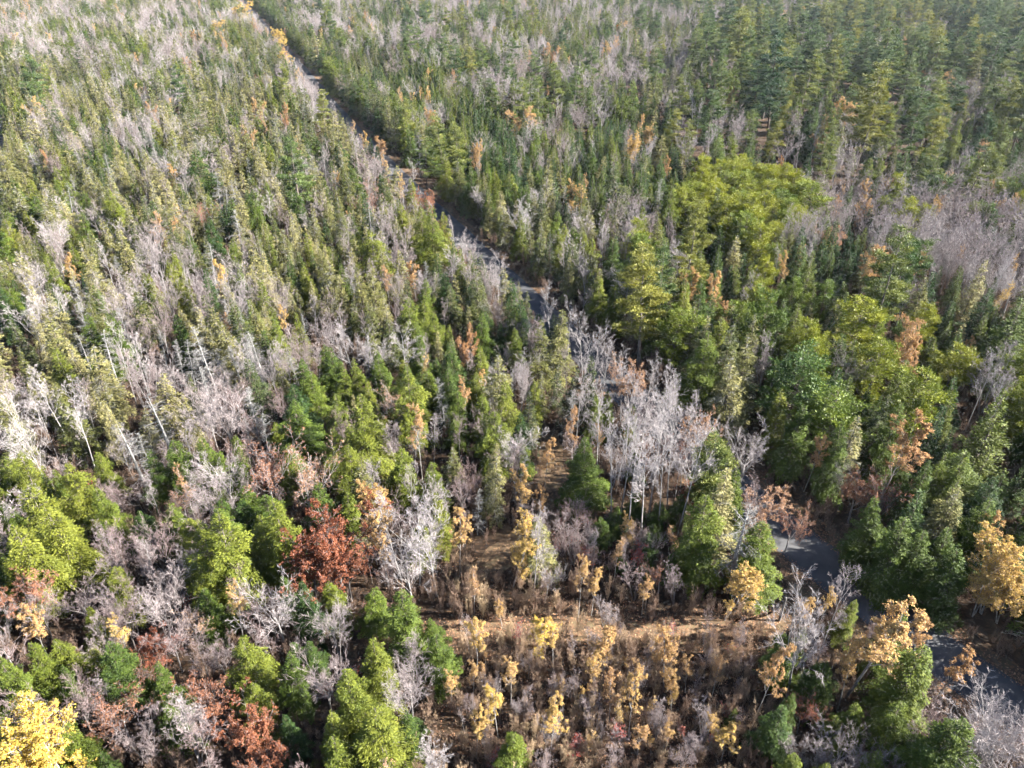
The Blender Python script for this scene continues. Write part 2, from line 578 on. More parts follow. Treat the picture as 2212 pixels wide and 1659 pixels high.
# bare broadleaved trees: slender, spreading, many-stemmed
BT = [M['twig_grey'], M['beech']]
for k in range(4):
    h = rng.uniform(11, 13)
    proto('bare_tree', h, broadleaf, (.42, 13, .27, .75, .09), dict(trop=.35, nb=6, nt=6, ntw=5, tw=.0085), BG, BT)
for k in range(4):
    h = rng.uniform(8.5, 10)
    proto('bare_tree', h, broadleaf, (.30, 9, .62, .62, .11), dict(trop=.28, nb=7, nt=7, ntw=5, tw=.0085, excurrent=False), BG, BT)
for k in range(3):
    h = rng.uniform(7, 9)
    proto('bare_tree', h, broadleaf, (.30, 8, .33, .55, .10), dict(stems=4, trop=.35, nb=5, nt=6, ntw=4, tw=.0085), BG, BT)
# birch and aspen with yellow leaves
BL = [M['twig_grey'], M['birch']]
for k in range(4):
    h = rng.uniform(9, 11)
    proto('birch_tree', h, broadleaf, (.42, 13, .22, .7, .075), dict(trop=.35, nb=5, nt=5, ntw=3, leaves=[7000, 4600, 9000, 2600][k], leaf=.092, leaf_low=.8,
          shape=lambda t: 1.1 - .5 * t), [M['bark_birch']], BL)
for k in range(2):
    h = rng.uniform(8, 9)
    proto('birch_tree', h, broadleaf, (.25, 10, .34, .6, .085), dict(stems=2, trop=.3, nb=6, nt=5, ntw=3, leaves=[17000, 12000][k], leaf=.095), [M['bark_birch']], BL)
# beech and maple with copper leaves
for k in range(4):
    h = rng.uniform(8.5, 10)
    proto('beech_tree', h, broadleaf, (.30, 9, .62, .65, .13), dict(trop=.22, nb=7, nt=6, ntw=3, leaves=[11000, 6000, 14000, 3400][k], leaf=.10, excurrent=False), BG, BT)
# small red-leaved bush
for k in range(2):
    proto('red_maple_sapling', 3.2, broadleaf, (.2, 7, .4, .6, .03), dict(stems=3, trop=.3, nb=4, nt=4, ntw=3, leaves=600, leaf=.10, tw=.008), BG, [M['twig_grey'], M['red']])
# undergrowth: bare brush, dry grass
BRUSH = []
for k in range(3):
    h = rng.uniform(1.6, 2.4)
    tg, cg = broadleaf(h, .12, 5, .4, .5, .022, stems=6, trop=.4, nb=3, nt=3, ntw=2, tw=.008)
    BRUSH.append(len(FAR))
    FAR.append(tg.merged(cg, 1).mesh('brush_whole', [M['brush'], M['brush'], M['birch']]))
for k in range(2):
    g = Geo()
    m = 46
    a = rng.uniform(0, 6.28, m)
    p0 = np.stack([np.cos(a), np.sin(a), 0 * a], 1) * rng.uniform(0, .35, m)[:, None]
    d = np.stack([np.cos(a) * .45, np.sin(a) * .45, np.ones(m)], 1) + rng.normal(size=(m, 3)) * .2
    hh = rng.uniform(.35, .8, m)[:, None]
    tubes(g, np.stack([p0, p0 + d * hh * .6, p0 + d * hh + np.array([0, 0, -.12])], 1), np.outer(np.ones(m), [.012, .010, .003]), 2, 0)
    BRUSH.append(len(FAR))
    FAR.append(g.mesh('dry_grass_whole', [M['brush']]))

# ------------------------------------------------------------------ the lie of the land


def obj(name, data, parent=None, **props):
    o = bpy.data.objects.new(name, data)
    COL.objects.link(o)
    if parent is not None:
        o.parent = parent
    for k, v in props.items():
        o[k] = v
    return o


ROAD = [at(560, 45)[:2], at(640, 138)[:2], at(770, 290)[:2], at(1030, 545)[:2], at(1275, 772)[:2], at(1560, 1030)[:2], at(1795, 1232)[:2], at(2130, 1485)[:2], at(2420, 1680)[:2]]
ROAD = np.array(ROAD)
d0 = unit((ROAD[0] - ROAD[2])[None])[0]
ROAD = np.vstack([ROAD[0] + d0 * 420, ROAD])
ROAD2 = np.array([at(-260, 1000)[:2], at(-60, 740)[:2], at(-22, 600)[:2], at(-9, 450)[:2], at(-13, 290)[:2], at(-26, 190)[:2], at(-55, 120)[:2]])
TRACK = np.array([at(1760, 1262)[:2], at(1660, 1345)[:2], at(1500, 1362)[:2], at(1300, 1362)[:2], at(1120, 1362)[:2], at(1000, 1362)[:2], at(905, 1390)[:2]])
PATH = np.array([at(1010, 1240)[:2], at(1110, 1180)[:2], at(1190, 1100)[:2], at(1195, 1000)[:2], at(1185, 930)[:2]])


def smooth(pl, n=10):
    P = np.vstack([2 * pl[0] - pl[1], pl, 2 * pl[-1] - pl[-2]])
    out = []
    for i in range(1, len(P) - 2):
        for t in np.linspace(0, 1, n, endpoint=False):
            a, b, c, d = P[i - 1], P[i], P[i + 1], P[i + 2]
            out.append(.5 * ((2 * b) + (-a + c) * t + (2 * a - 5 * b + 4 * c - d) * t * t + (-a + 3 * b - 3 * c + d) * t ** 3))
    out.append(P[-2])
    return np.array(out)


ROAD, ROAD2, TRACK, PATH = smooth(ROAD), smooth(ROAD2), smooth(TRACK, 6), smooth(PATH, 5)


def dist_to(pl, x, y):
    p = np.stack([x, y], -1)
    best = np.full(len(p), 1e9)
    side = np.zeros(len(p))
    for a, b in zip(pl[:-1], pl[1:]):
        ab = b - a
        t = np.clip(((p - a) @ ab) / (ab @ ab), 0, 1)
        q = p - (a + t[:, None] * ab)
        d = np.hypot(q[:, 0], q[:, 1])
        cr = ab[0] * q[:, 1] - ab[1] * q[:, 0]
        side = np.where(d < best, cr, side)
        best = np.minimum(best, d)
    return best, side


def strip(name, pl, half, z, mat, cross=0.0, wob=0.15, **props):
    # resample
    seg = np.r_[0, np.cumsum(np.hypot(*np.diff(pl, axis=0).T))]
    n = max(int(seg[-1] / 1.2), 4)
    s = np.linspace(0, seg[-1], n)
    c = np.stack([np.interp(s, seg, pl[:, 0]), np.interp(s, seg, pl[:, 1])], 1)
    t = unit(np.gradient(c, axis=0))
    nn = np.stack([-t[:, 1], t[:, 0]], 1)
    cols = np.linspace(-1, 1, 7)
    w = np.repeat(half * np.ones(n)[:, None], 7, 1)
    wobl = np.convolve(rng.normal(size=n + 8), np.ones(5) / 3, 'same')[4:-4] * wob
    wobr = np.convolve(rng.normal(size=n + 8), np.ones(5) / 3, 'same')[4:-4] * wob
    offs = cols[None] * w
    offs[:, 0] += wobl
    offs[:, -1] += wobr
    V = np.concatenate([c[:, None] + nn[:, None] * offs[..., None], np.full((n, 7, 1), z) + (cross * (1 - cols ** 2))[None, :, None]], 2)
    i, j = np.meshgrid(np.arange(n - 1), np.arange(6), indexing='ij')
    F = np.stack([i * 7 + j, (i + 1) * 7 + j, (i + 1) * 7 + j + 1, i * 7 + j + 1], -1).reshape(-1, 4)
    g = Geo()
    g.add(V, F, 0, 0)
    me = g.mesh(name, [mat])
    return obj(name, me, **props)


# ground sheet: fine near the camera, reaching far beyond the last trees in sight
xs = np.r_[-2300, -1500, -900, np.linspace(-560, 560, 141), 900, 1500, 2300]
ys = np.r_[-700, -250, -60, np.linspace(0, 900, 121), 1300, 1900, 2600]
X, Y = np.meshgrid(xs, ys, indexing='ij')
Z = np.zeros_like(X)
dr = np.minimum(np.minimum(dist_to(ROAD, X.ravel(), Y.ravel())[0], dist_to(ROAD2, X.ravel(), Y.ravel())[0]),
                np.minimum(dist_to(TRACK, X.ravel(), Y.ravel())[0], dist_to(PATH, X.ravel(), Y.ravel())[0])).reshape(X.shape)
amp = np.clip((dr - 9) / 20, 0, 1)
Z = amp * (.35 * np.sin(X / 9.3 + Y / 17) + .3 * np.sin(X / 23 - Y / 14 + 1) + .5 * np.sin(X / 61 + Y / 47)) - amp * .25
g = Geo()
i, j = np.meshgrid(np.arange(len(xs) - 1), np.arange(len(ys) - 1), indexing='ij')
ny = len(ys)
g.add(np.stack([X, Y, Z], -1), np.stack([i * ny + j, (i + 1) * ny + j, (i + 1) * ny + j + 1, i * ny + j + 1], -1), 0, 0)
obj('ground', g.mesh('ground', [M['ground']]), kind='structure', label='forest floor of brown leaf litter between the trees')


def ground_z(x, y):
    x, y = np.asarray(x, float), np.asarray(y, float)
    i = np.clip(np.searchsorted(xs, x) - 1, 0, len(xs) - 2)
    j = np.clip(np.searchsorted(ys, y) - 1, 0, len(ys) - 2)
    fx = (x - xs[i]) / (xs[i + 1] - xs[i])
    fy = (y - ys[j]) / (ys[j + 1] - ys[j])
    return (Z[i, j] * (1 - fx) * (1 - fy) + Z[i + 1, j] * fx * (1 - fy) + Z[i, j + 1] * (1 - fx) * fy + Z[i + 1, j + 1] * fx * fy)


strip('verge', ROAD, 4.8, .008, M['verge'], wob=.5, kind='structure', label='leaf strewn brown verge along both sides of the road')
strip('road', ROAD, 2.8, .03, M['asphalt'], cross=.06, wob=.12, kind='structure', label='narrow grey asphalt road cutting diagonally through the forest')
strip('side_road', ROAD2, 2.6, .03, M['asphalt'], cross=.05, wob=.15, kind='structure', label='grey road in deep shade along the far left of the woods')
strip('track', TRACK, 1.5, .014, M['litter'], wob=.5, kind='structure', label='grassy track under orange fallen leaves beside the clearing')
strip('path', PATH, 1.6, .02, M['litter'], wob=.5, kind='structure', label='shaded path of fallen leaves leading into the trees')
# the clearing's leaf-strewn floor
cl = [(960, 1190), (1110, 1250), (1480, 1320), (1680, 1330), (1700, 1420), (1640, 1500), (1650, 1960), (820, 1960), (930, 1560), (985, 1400)]
cp = np.array([at(*q)[:2] for q in cl])
CLEAR = cp


def in_poly(poly, x, y):
    x, y = np.asarray(x, float), np.asarray(y, float)
    r = np.zeros(x.shape, bool)
    j = len(poly) - 1
    for i in range(len(poly)):
        xi, yi = poly[i]
        xj, yj = poly[j]
        r ^= ((yi > y) != (yj > y)) & (x < (xj - xi) * (y - yi) / (yj - yi + 1e-12) + xi)
        j = i
    return r


# ------------------------------------------------------------------ trees: singled out by hand (top of the tree in the photograph, height)
TREES = []   # dict(kind, x, y, h, w, tint, var, rot, lean)


def tree(kind, px, py, h, tint=None, w=1.0, v=None, lean=None, base=False, say=None):
    x, y, _ = at(px, py, 0 if base else h)
    TREES.append(dict(kind=kind, x=x, y=y, h=h, w=w, tint=rng.uniform(.3, .7) if tint is None else tint,
                      v=v, rot=rng.uniform(0, 6.28), lean=lean, hero=True, say=say))


H, SPR, FIR, WP, YP, SN, BA, BI, BE, RM = ('hemlock_tree', 'spruce_tree', 'fir_tree', 'white_pine_tree', 'young_pine_tree', 'dead_conifer', 'bare_tree',
                                         'birch_tree', 'beech_tree', 'red_maple_sapling')
for a in [
    # evergreens of the foreground
    (H, 864, 1273, 9, .45, 1.0), (H, 814, 1379, 8, .8, 1.0), (H, 764, 1446, 8.5, .75, 1.1), (H, 804, 1509, 9, .85, 1.2), (H, 937, 1339, 5, .4, 1.2),
    (H, 1101, 1582, 5.5, .6, 1.1), (H, 430, 1139, 11, .85, .9), (H, 473, 1106, 12, .8, .95), (H, 600, 1086, 11, .8, 1.0), (H, 555, 1120, 8, .75, 1.1),
    (H, 247, 1219, 7, .85, 1.0), (H, 187, 1309, 5, .8, 1.1), (H, 520, 1369, 8, .8, 1.05), (H, 545, 1479, 6, .75, 1.1), (H, 33, 1126, 11, .95, 1.1),
    (H, 105, 1085, 11, .95, 1.1), (H, 60, 1040, 11, .9, 1.0), (H, 7, 1406, 8, .6, 1.0), (H, 66, 1390, 7, .65, 1.0), (H, 117, 1366, 6, .75, 1.0), (H, 717, 1596, 7, .7, 1.0),
    (H, 887, 803, 11, .8, 1.05), (H, 781, 858, 12, .8, 1.0), (H, 864, 970, 9, .7, 1.1), (H, 937, 1000, 7, .65, 1.0), (H, 1071, 890, 9, .7, 1.2),
    (H, 1037, 853, 8, .65, 1.0), (H, 1130, 956, 5, .6, 1.2), (H, 1154, 820, 8, .85, .9), (SPR, 1074, 766, 11, .65, 1.3), (SPR, 1204, 673, 12, .6, 1.2),
    (SPR, 1168, 700, 11, .5, 1.2), (H, 1290, 854, 7, .6, .9), (H, 1367, 870, 6, .6, 1.0), (H, 1314, 843, 7, .5, .8), (H, 1277, 944, 10, .4, 1.1),
    (H, 1543, 1072, 11, .6, 1.0), (H, 1660, 1126, 9.5, .55, 1.1), (H, 1600, 1010, 10, .55, .8), (H, 1995, 1383, 10, .6, 1.05), (H, 2068, 1549, 9.5, .45, 1.25),
    (H, 1955, 1503, 7, .55, 1.0), (H, 1858, 1526, 5, .6, 1.2), (H, 1815, 1550, 4, .7, 1.2), (H, 1708, 1356, 7, .4, 1.0), (H, 1775, 1430, 6, .35, 1.2),
    (H, 1950, 1330, 8, .55, .9), (H, 2048, 1136, 8, .3, 1.0), (H, 383, 953, 9, .4, 1.0), (H, 450, 947, 9, .5, 1.0), (H, 133, 1000, 9, .9, 1.1), (H, 710, 933, 8, .75, 1.0),
    (H, 40, 980, 9, .85, 1.0), (H, 593, 920, 5, .7, 1.2), (FIR, 620, 860, 4, .6, 1.2), (FIR, 1588, 1530, 3, .9, 1.2), (H, 330, 980, 8, .3, 1.1),
    (H, 640, 1380, 5, .2, 1.1), (H, 672, 1390, 5, .2, 1.1), (H, 300, 1100, 6, .15, 1.2),
    (WP, 1570, 918, 13, .65, 1.0), (WP, 1520, 980, 10, .6, 1.0), (YP, 1998, 806, 12, .75, 1.1), (YP, 1908, 730, 11, .8, 1.0), (YP, 1640, 613, 10, .85, .9),
    (H, 2010, 1150, 9, .35, 1.0), (H, 2085, 1180, 9, .3, 1.0), (H, 1960, 1120, 10, .4, 1.0), (H, 2150, 1085, 10, .45, 1.0), (H, 1900, 1075, 9, .4, 1.0), (FIR, 1990, 1060, 10, .5, 1.1),
    (H, 1340, 1185, 3, .3, 1.3), (H, 1400, 1205, 3, .3, 1.3), (H, 1452, 1190, 4, .35, 1.2), (H, 1482, 1150, 4, .3, 1.2), (H, 1430, 1080, 5, .35, 1.1), (H, 1375, 1060, 4.5, .4, 1.2), (H, 1330, 1095, 4, .35, 1.2), (H, 1300, 1120, 4, .3, 1.2), (H, 1410, 1130, 3.5, .3, 1.3), (H, 1360, 1130, 3, .3, 1.3), (H, 1465, 1060, 5, .4, 1.1),
    # copper and golden crowns
    (BE, 712, 1108, 9.5, .2, 1.45, 2), (BE, 655, 1180, 7.5, .22, 1.4, 2), (BE, 740, 1185, 7, .3, 1.2, 0), (BE, 307, 1373, 5, .12, 1.3, 2), (BE, 516, 1540, 7, .3, 1.1, 2), (BE, 433, 1457, 7, .4, 1.1, 1), (BE, 570, 1590, 6, .3, 1.1, 0),
    (BE, 226, 1483, 7, .5, 1.1, 1), (BE, 1367, 766, 11, .85, .8, 0), (BE, 1530, 899, 10, .85, .75, 2), (BE, 1506, 1038, 5.5, .15, 1.1, 2), (BE, 1666, 1051, 8, .85, 1.1, 0),
    (BE, 1720, 1100, 6, .6, 1.0, 1), (BE, 643, 1000, 9, .75, 1.1, 3), (BE, 566, 970, 9, .5, 1.1, 3), (BE, 912, 405, 10, .45, .8, 2), (BE, 940, 460, 8, .65, .9, 1),
    (BE, 1480, 940, 6, .4, .9, 3), (BE, 1420, 950, 7, .35, 1.0, 3), (BE, 10, 1240, 8, .5, 1.0, 0),
    (BI, 83, 1580, 9, 1.0, 1.4, 4), (BI, 20, 1590, 8.5, .95, 1.4, 5), (BI, 45, 1640, 7, 1.0, 1.3, 5), (BI, 2191, 1183, 8.5, .72, 1.35, 4), (BI, 2155, 1225, 6.5, .65, 1.3, 5), (BI, 2215, 1230, 7, .7, 1.3, 4),
    (BI, 1586, 1235, 5.5, .85, 1.3, 4), (BI, 1902, 1313, 11, .5, 1.6, 2), (BI, 1675, 1393, 10, .35, .7, 2), (BI, 1860, 1400, 8, .5, 1.0, 0), (BI, 2008, 1336, 7, .35, 1.0, 0),
    (BI, 2068, 1409, 6.5, .3, 1.1, 0), (BI, 1951, 923, 12, .25, 1.3, 2), (BI, 1548, 603, 10, .4, 1.2, 2), (BI, 1491, 593, 10, .45, 1.2, 2), (BI, 1575, 660, 8, .35, 1.0, 0),
    (BI, 1905, 553, 9, .3, 1.1, 5), (BI, 1770, 940, 8, .35, 1.0, 0), (BI, 2130, 1120, 8, .45, 1.2, 0), (BI, 1004, 826, 8, .35, .9, 1), (BI, 900, 886, 10, .4, .9, 1),
    (BI, 1177, 953, 8, .35, 1.0, 2), (BI, 1243, 900, 8, .25, .9, 1), (BI, 1130, 1026, 8, .55, 1.1, 2), (BI, 1168, 1060, 6, .35, 1.0, 0), (BI, 817, 1056, 7, .55, 1.3, 4),
    (BI, 834, 580, 8, .35, .9, 0), (BI, 894, 567, 8, .35, 1.1, 2), (BI, 493, 1276, 7, .6, .9, 1), (BI, 247, 1353, 6, .75, 1.0, 1), (BI, 987, 1113, 8, .5, 1.1, 0), (BI, 820, 1120, 9, .45, 1.0, 2),
    (BI, 143, 560, 8, .5, 1.1, 2), (BI, 476, 573, 9, .75, 1.0, 2), (BI, 603, 66, 12, .85, 1.4, 4), (BI, 617, 112, 10, .8, 1.3, 4), (BI, 459, 46, 11, .7, 1.6, 4), (BI, 515, 8, 14, .75, 1.8, 4),
    (BI, 820, 300, 10, .3, 1.5, 2), (BI, 1258, 400, 9, .6, 1.4, 4), (BI, 1123, 235, 10, .45, 1.6, 5), (BI, 1380, 300, 9, .65, 1.4, 4), (BI, 1440, 340, 9, .35, .9, 2),
    (BI, 1780, 290, 8, .35, 1.2, 5), (BI, 2140, 300, 8, .35, 1.2, 5), (BI, 1838, 225, 10, .45, 1.4, 4), (BI, 1978, 235, 9, .35, 1.5, 5), (BI, 2040, 166, 10, .45, 1.4, 4), (BI, 1995, 155, 9, .4, 1.5, 4),
    # saplings of the clearing
    (BI, 1107, 1156, 7, .75, 1.2, 5), (BI, 1257, 1220, 6, .6, .9, 1), (BI, 1284, 1246, 4.5, .65, 1.1, 0), (BI, 1334, 1173, 6, .4, .9, 3), (BI, 1021, 1233, 5, .4, 1.0, 3),
    (BI, 1084, 1300, 3, .6, 1.2, 0), (BI, 1027, 1346, 6, .8, 1.1, 0), (BI, 1171, 1336, 7, .9, 1.1, 2), (BI, 1314, 1366, 6, .55, 1.2, 0), (BI, 1454, 1373, 6, .5, 1.3, 0), (BI, 1104, 1423, 5, .65, 1.1, 1),
    (BI, 1288, 1426, 5, .7, 1.0, 0), (BI, 1074, 1476, 6, .95, 1.0, 2), (BI, 1024, 1540, 5, .8, 1.0, 0), (BI, 1194, 1523, 6, .8, 1.0, 2), (BI, 1327, 1473, 5, .4, 1.2, 1), (BI, 1374, 1473, 6, .65, .9, 2),
    (BI, 1380, 1440, 4, .6, 1.2, 1), (BI, 1388, 1563, 4, .45, 1.2, 1), (BI, 970, 1453, 4, .7, 1.3, 1), (BI, 1467, 1453, 4.5, .55, 1.1, 0), (BI, 1404, 1240, 4, .5, 1.0, 1), (BI, 1394, 1273, 3, .6, 1.3, 1),
    (BI, 1578, 1566, 4, .9, 1.4, 2), (BI, 1535, 1548, 3, .75, 1.3, 0), (BI, 1555, 1430, 4, .4, 1.2, 1), (BI, 1200, 1350, 5, .85, 1.1, 0), (BI, 1495, 1420, 4, .5, 1.0, 1), (BI, 1020, 1440, 4, .6, 1, 1),
    (RM, 1327, 1563, 2.4, .3, 1.0), (RM, 1258, 1190, 3.2, .2, 1.0), (RM, 1390, 1180, 3.5, .2, 1.0), (RM, 1120, 1610, 2.6, .6, 1.0), (RM, 1240, 1600, 2.5, .3, 1.0), (RM, 1060, 1620, 2.4, .5, 1.0),
    # bare crowns
    (BA, 583, 1253, 9, .75, 1.15, 5), (BA, 323, 1263, 8, .55, 1.1, 4), (BA, 233, 1136, 8, .2, 1.0, 8), (BA, 327, 1122, 8, .15, 1.0, 6), (BA, 140, 1466, 7.5, .2, 1.1, 5), (BA, 377, 1516, 8, .6, .9, 8),
    (BA, 287, 1556, 6, .35, 1.2, 9), (BA, 690, 1426, 8, .4, 1.0, 4), (BA, 350, 1330, 7, .3, 1.1, 5), (BA, 420, 1380, 6, .3, 1.1, 6), (BA, 200, 1350, 6, .4, 1.1, 9), (BA, 60, 1270, 7, .3, 1.0, 4),
    (BA, 1629, 904, 11, .8, .95, 5), (BA, 1768, 1293, 12, .85, .85, 7), (BA, 1825, 1253, 11, .6, .8, 1), (BA, 1740, 1320, 10, .7, .7, 2), (BA, 1154, 1123, 10, .7, .9, 0), (BA, 1180, 1203, 6, .8, .9, 4),
    (BA, 890, 1080, 11, .95, 1.0, 0), (BA, 850, 1090, 10, .9, 1.0, 2), (BA, 930, 1120, 10, .95, 1.1, 7), (BA, 880, 1180, 8, .85, 1.1, 4), (BA, 477, 973, 9, .75, 1.1, 6), (BA, 2195, 1505, 11, .75, 1.0, 5), (BA, 2235, 1540, 11, .7, 1.0, 4), (BA, 2160, 1560, 8.5, .75, 1.0, 8),
    (BA, 33, 886, 11, .95, 1.0, 4), (BA, 143, 853, 11, .9, 1.0, 1), (BA, 110, 610, 10, .85, 1.0, 6), (BA, 43, 626, 11, .9, 1.1, 5), (BA, 90, 800, 11, .95, .9, 2), (BA, 243, 713, 11, .9, .7, 3),
    (BA, 1130, 435, 11, .9, 1.1, 7), (BA, 1165, 400, 10, .8, 1.0, 4), (BA, 1360, 560, 10, .85, 1.0, 5), (BA, 1040, 395, 9, .8, 1.0, 6), (BA, 1885, 500, 5, .6, 1.1, 4), (BA, 760, 700, 11, .85, .9, 0), (BA, 800, 715, 10, .85, 1.0, 5),
    (BA, 890, 360, 10, .8, .8, 1), (BA, 1100, 905, 9, .9, 1.2, 6), (BA, 1320, 1300, 5, .5, 1.0, 9), (BA, 1510, 1585, 4, .4, 1.0, 9), (BA, 925, 1610, 4.5, .85, 1.3, 10), (BA, 1960, 1560, 4, .7, 1.3, 8), (BA, 1730, 1590, 4, .6, 1.4, 9), (BA, 1790, 1600, 4, .6, 1.4, 10),
    (BA, 1240, 1450, 4, .35, 1, 9), (BA, 1130, 1500, 4, .35, 1, 9), (BA, 1290, 1520, 4, .3, 1.1, 10), (BA, 1430, 1520, 4, .3, 1.1, 8), (BA, 1480, 1600, 4, .3, 1.1, 9), (BA, 1330, 1610, 4, .3, 1.1, 10), (BA, 1180, 1610, 3.5, .3, 1.2, 8),
    # dead spruces
    (SN, 337, 858, 10, .95, 1.2), (SN, 270, 913, 9, .95, 1.2), (SN, 434, 708, 11, .9, 1.2), (SN, 533, 833, 9, .9, 1.2), (SN, 167, 603, 9, .9, 1.1), (SN, 213, 713, 10, .9, 1.0), (SN, 508, 460, 10, .9, 1.2),
    (SN, 1618, 1078, 11.5, .85, 1.2, 4), (SN, 300, 940, 8, .9, 1.0), (SN, 395, 740, 9, .9, 1.0), (SN, 855, 860, 8, .9, .9), (SN, 560, 900, 7, .9, 1.0),
    # tall pines farther off
    (WP, 603, 138, 16, .75), (WP, 690, 194, 15, .8), (WP, 869, 212, 16, .75), (WP, 951, 240, 17, .7), (WP, 985, 265, 15, .7), (WP, 915, 300, 12, .6), (WP, 1041, 3, 20, .35), (WP, 1098, 3, 20, .4), (WP, 881, 53, 19, .5), (WP, 951, 72, 17, .4),
    (WP, 1041, 90, 18, .5), (WP, 1094, 110, 17, .45), (WP, 1161, 103, 17, .5), (WP, 1197, 133, 18, .65), (WP, 1241, 140, 18, .5), (WP, 1281, 100, 18, .45), (WP, 1067, 167, 16, .5), (WP, 1134, 163, 17, .7), (WP, 1165, 165, 16, .65), (WP, 1424, 20, 20, .35),
    (WP, 1421, 107, 18, .45), (WP, 1457, 230, 15, .9), (WP, 1485, 250, 13, .8), (WP, 1482, 160, 17, .7), (WP, 1788, 283, 12, .7), (WP, 2021, 207, 15, .5), (WP, 2025, 300, 15, .6), (WP, 2128, 300, 16, .7), (WP, 2171, 333, 14, .7), (WP, 1688, 217, 15, 1.0),
    (WP, 1675, 253, 13, .95), (WP, 1621, 233, 14, .6), (WP, 1070, 175, 15, .6), (WP, 1290, 180, 14, .55), (WP, 1780, 130, 17, .6), (WP, 1860, 135, 17, .55),
]:
    kind, px, py, h = a[:4]
    if kind == BI and h <= 6 and 960 < px < 1600 and py > 1200:
        h *= 1.15
        a = (*a[:4], a[4] * .82, *a[5:])
    tree(kind, px, py, h, a[4] if len(a) > 4 else None, a[5] if len(a) > 5 else 1.0, a[6] if len(a) > 6 else None)
k = 0
while k < 70:
    px, py = rng.uniform(960, 1640), rng.uniform(1370, 1640)
    x, y, _ = at(px, py)
    if not in_poly(CLEAR, np.array([x]), np.array([y]))[0] or dist_to(TRACK, np.array([x]), np.array([y]))[0][0] < 1.6:
        continue
    k += 1
    q = rng.random()
    if q < .55:
        tree(BA, px, py, rng.uniform(2.4, 4.6), rng.uniform(.2, .6), rng.uniform(.7, 1.0), int(rng.choice([0, 1, 2, 3, 8, 9, 10])), base=True)
    elif q < .9:
        tree(BI, px, py, rng.uniform(2.2, 4.2), rng.uniform(.3, .75), rng.uniform(.7, 1.1), int(rng.choice([1, 3])), base=True)
    else:
        tree(RM, px, py, rng.uniform(1.5, 2.6), rng.uniform(.2, .8), 1.0, base=True)
# a stand of tall bare aspens by the road, placed by their feet
for px, py, h, t in [(1354, 1165, 13, .95), (1318, 1142, 12, .9), (1385, 1170, 13.5, .95), (1420, 1165, 13, .95), (1462, 1158, 13.5, 1), (1340, 1120, 13, .9), (1400, 1125, 14, .9), (1440, 1115, 13, .95), (1480, 1110, 12, .85),
                     (1370, 1075, 12, .9), (1330, 1060, 13, .85), (1290, 1040, 12, .8), (1420, 1060, 12, .9), (1240, 985, 11, .75), (1350, 1000, 12, .85), (1390, 1010, 11, .85), (1445, 1000, 11, .9), (1480, 1020, 10, .8),
                     (1250, 900, 11, .85), (1275, 870, 11, .85), (1340, 930, 11, .8), (1390, 930, 10, .85), (1440, 940, 10, .85), (1260, 825, 10, .85), (1225, 800, 10, .8), (1300, 880, 10, .8), (1190, 760, 10, .8)]:
    tree(BA, px, py, h, t, .9, int(rng.integers(0, 4)), base=True)

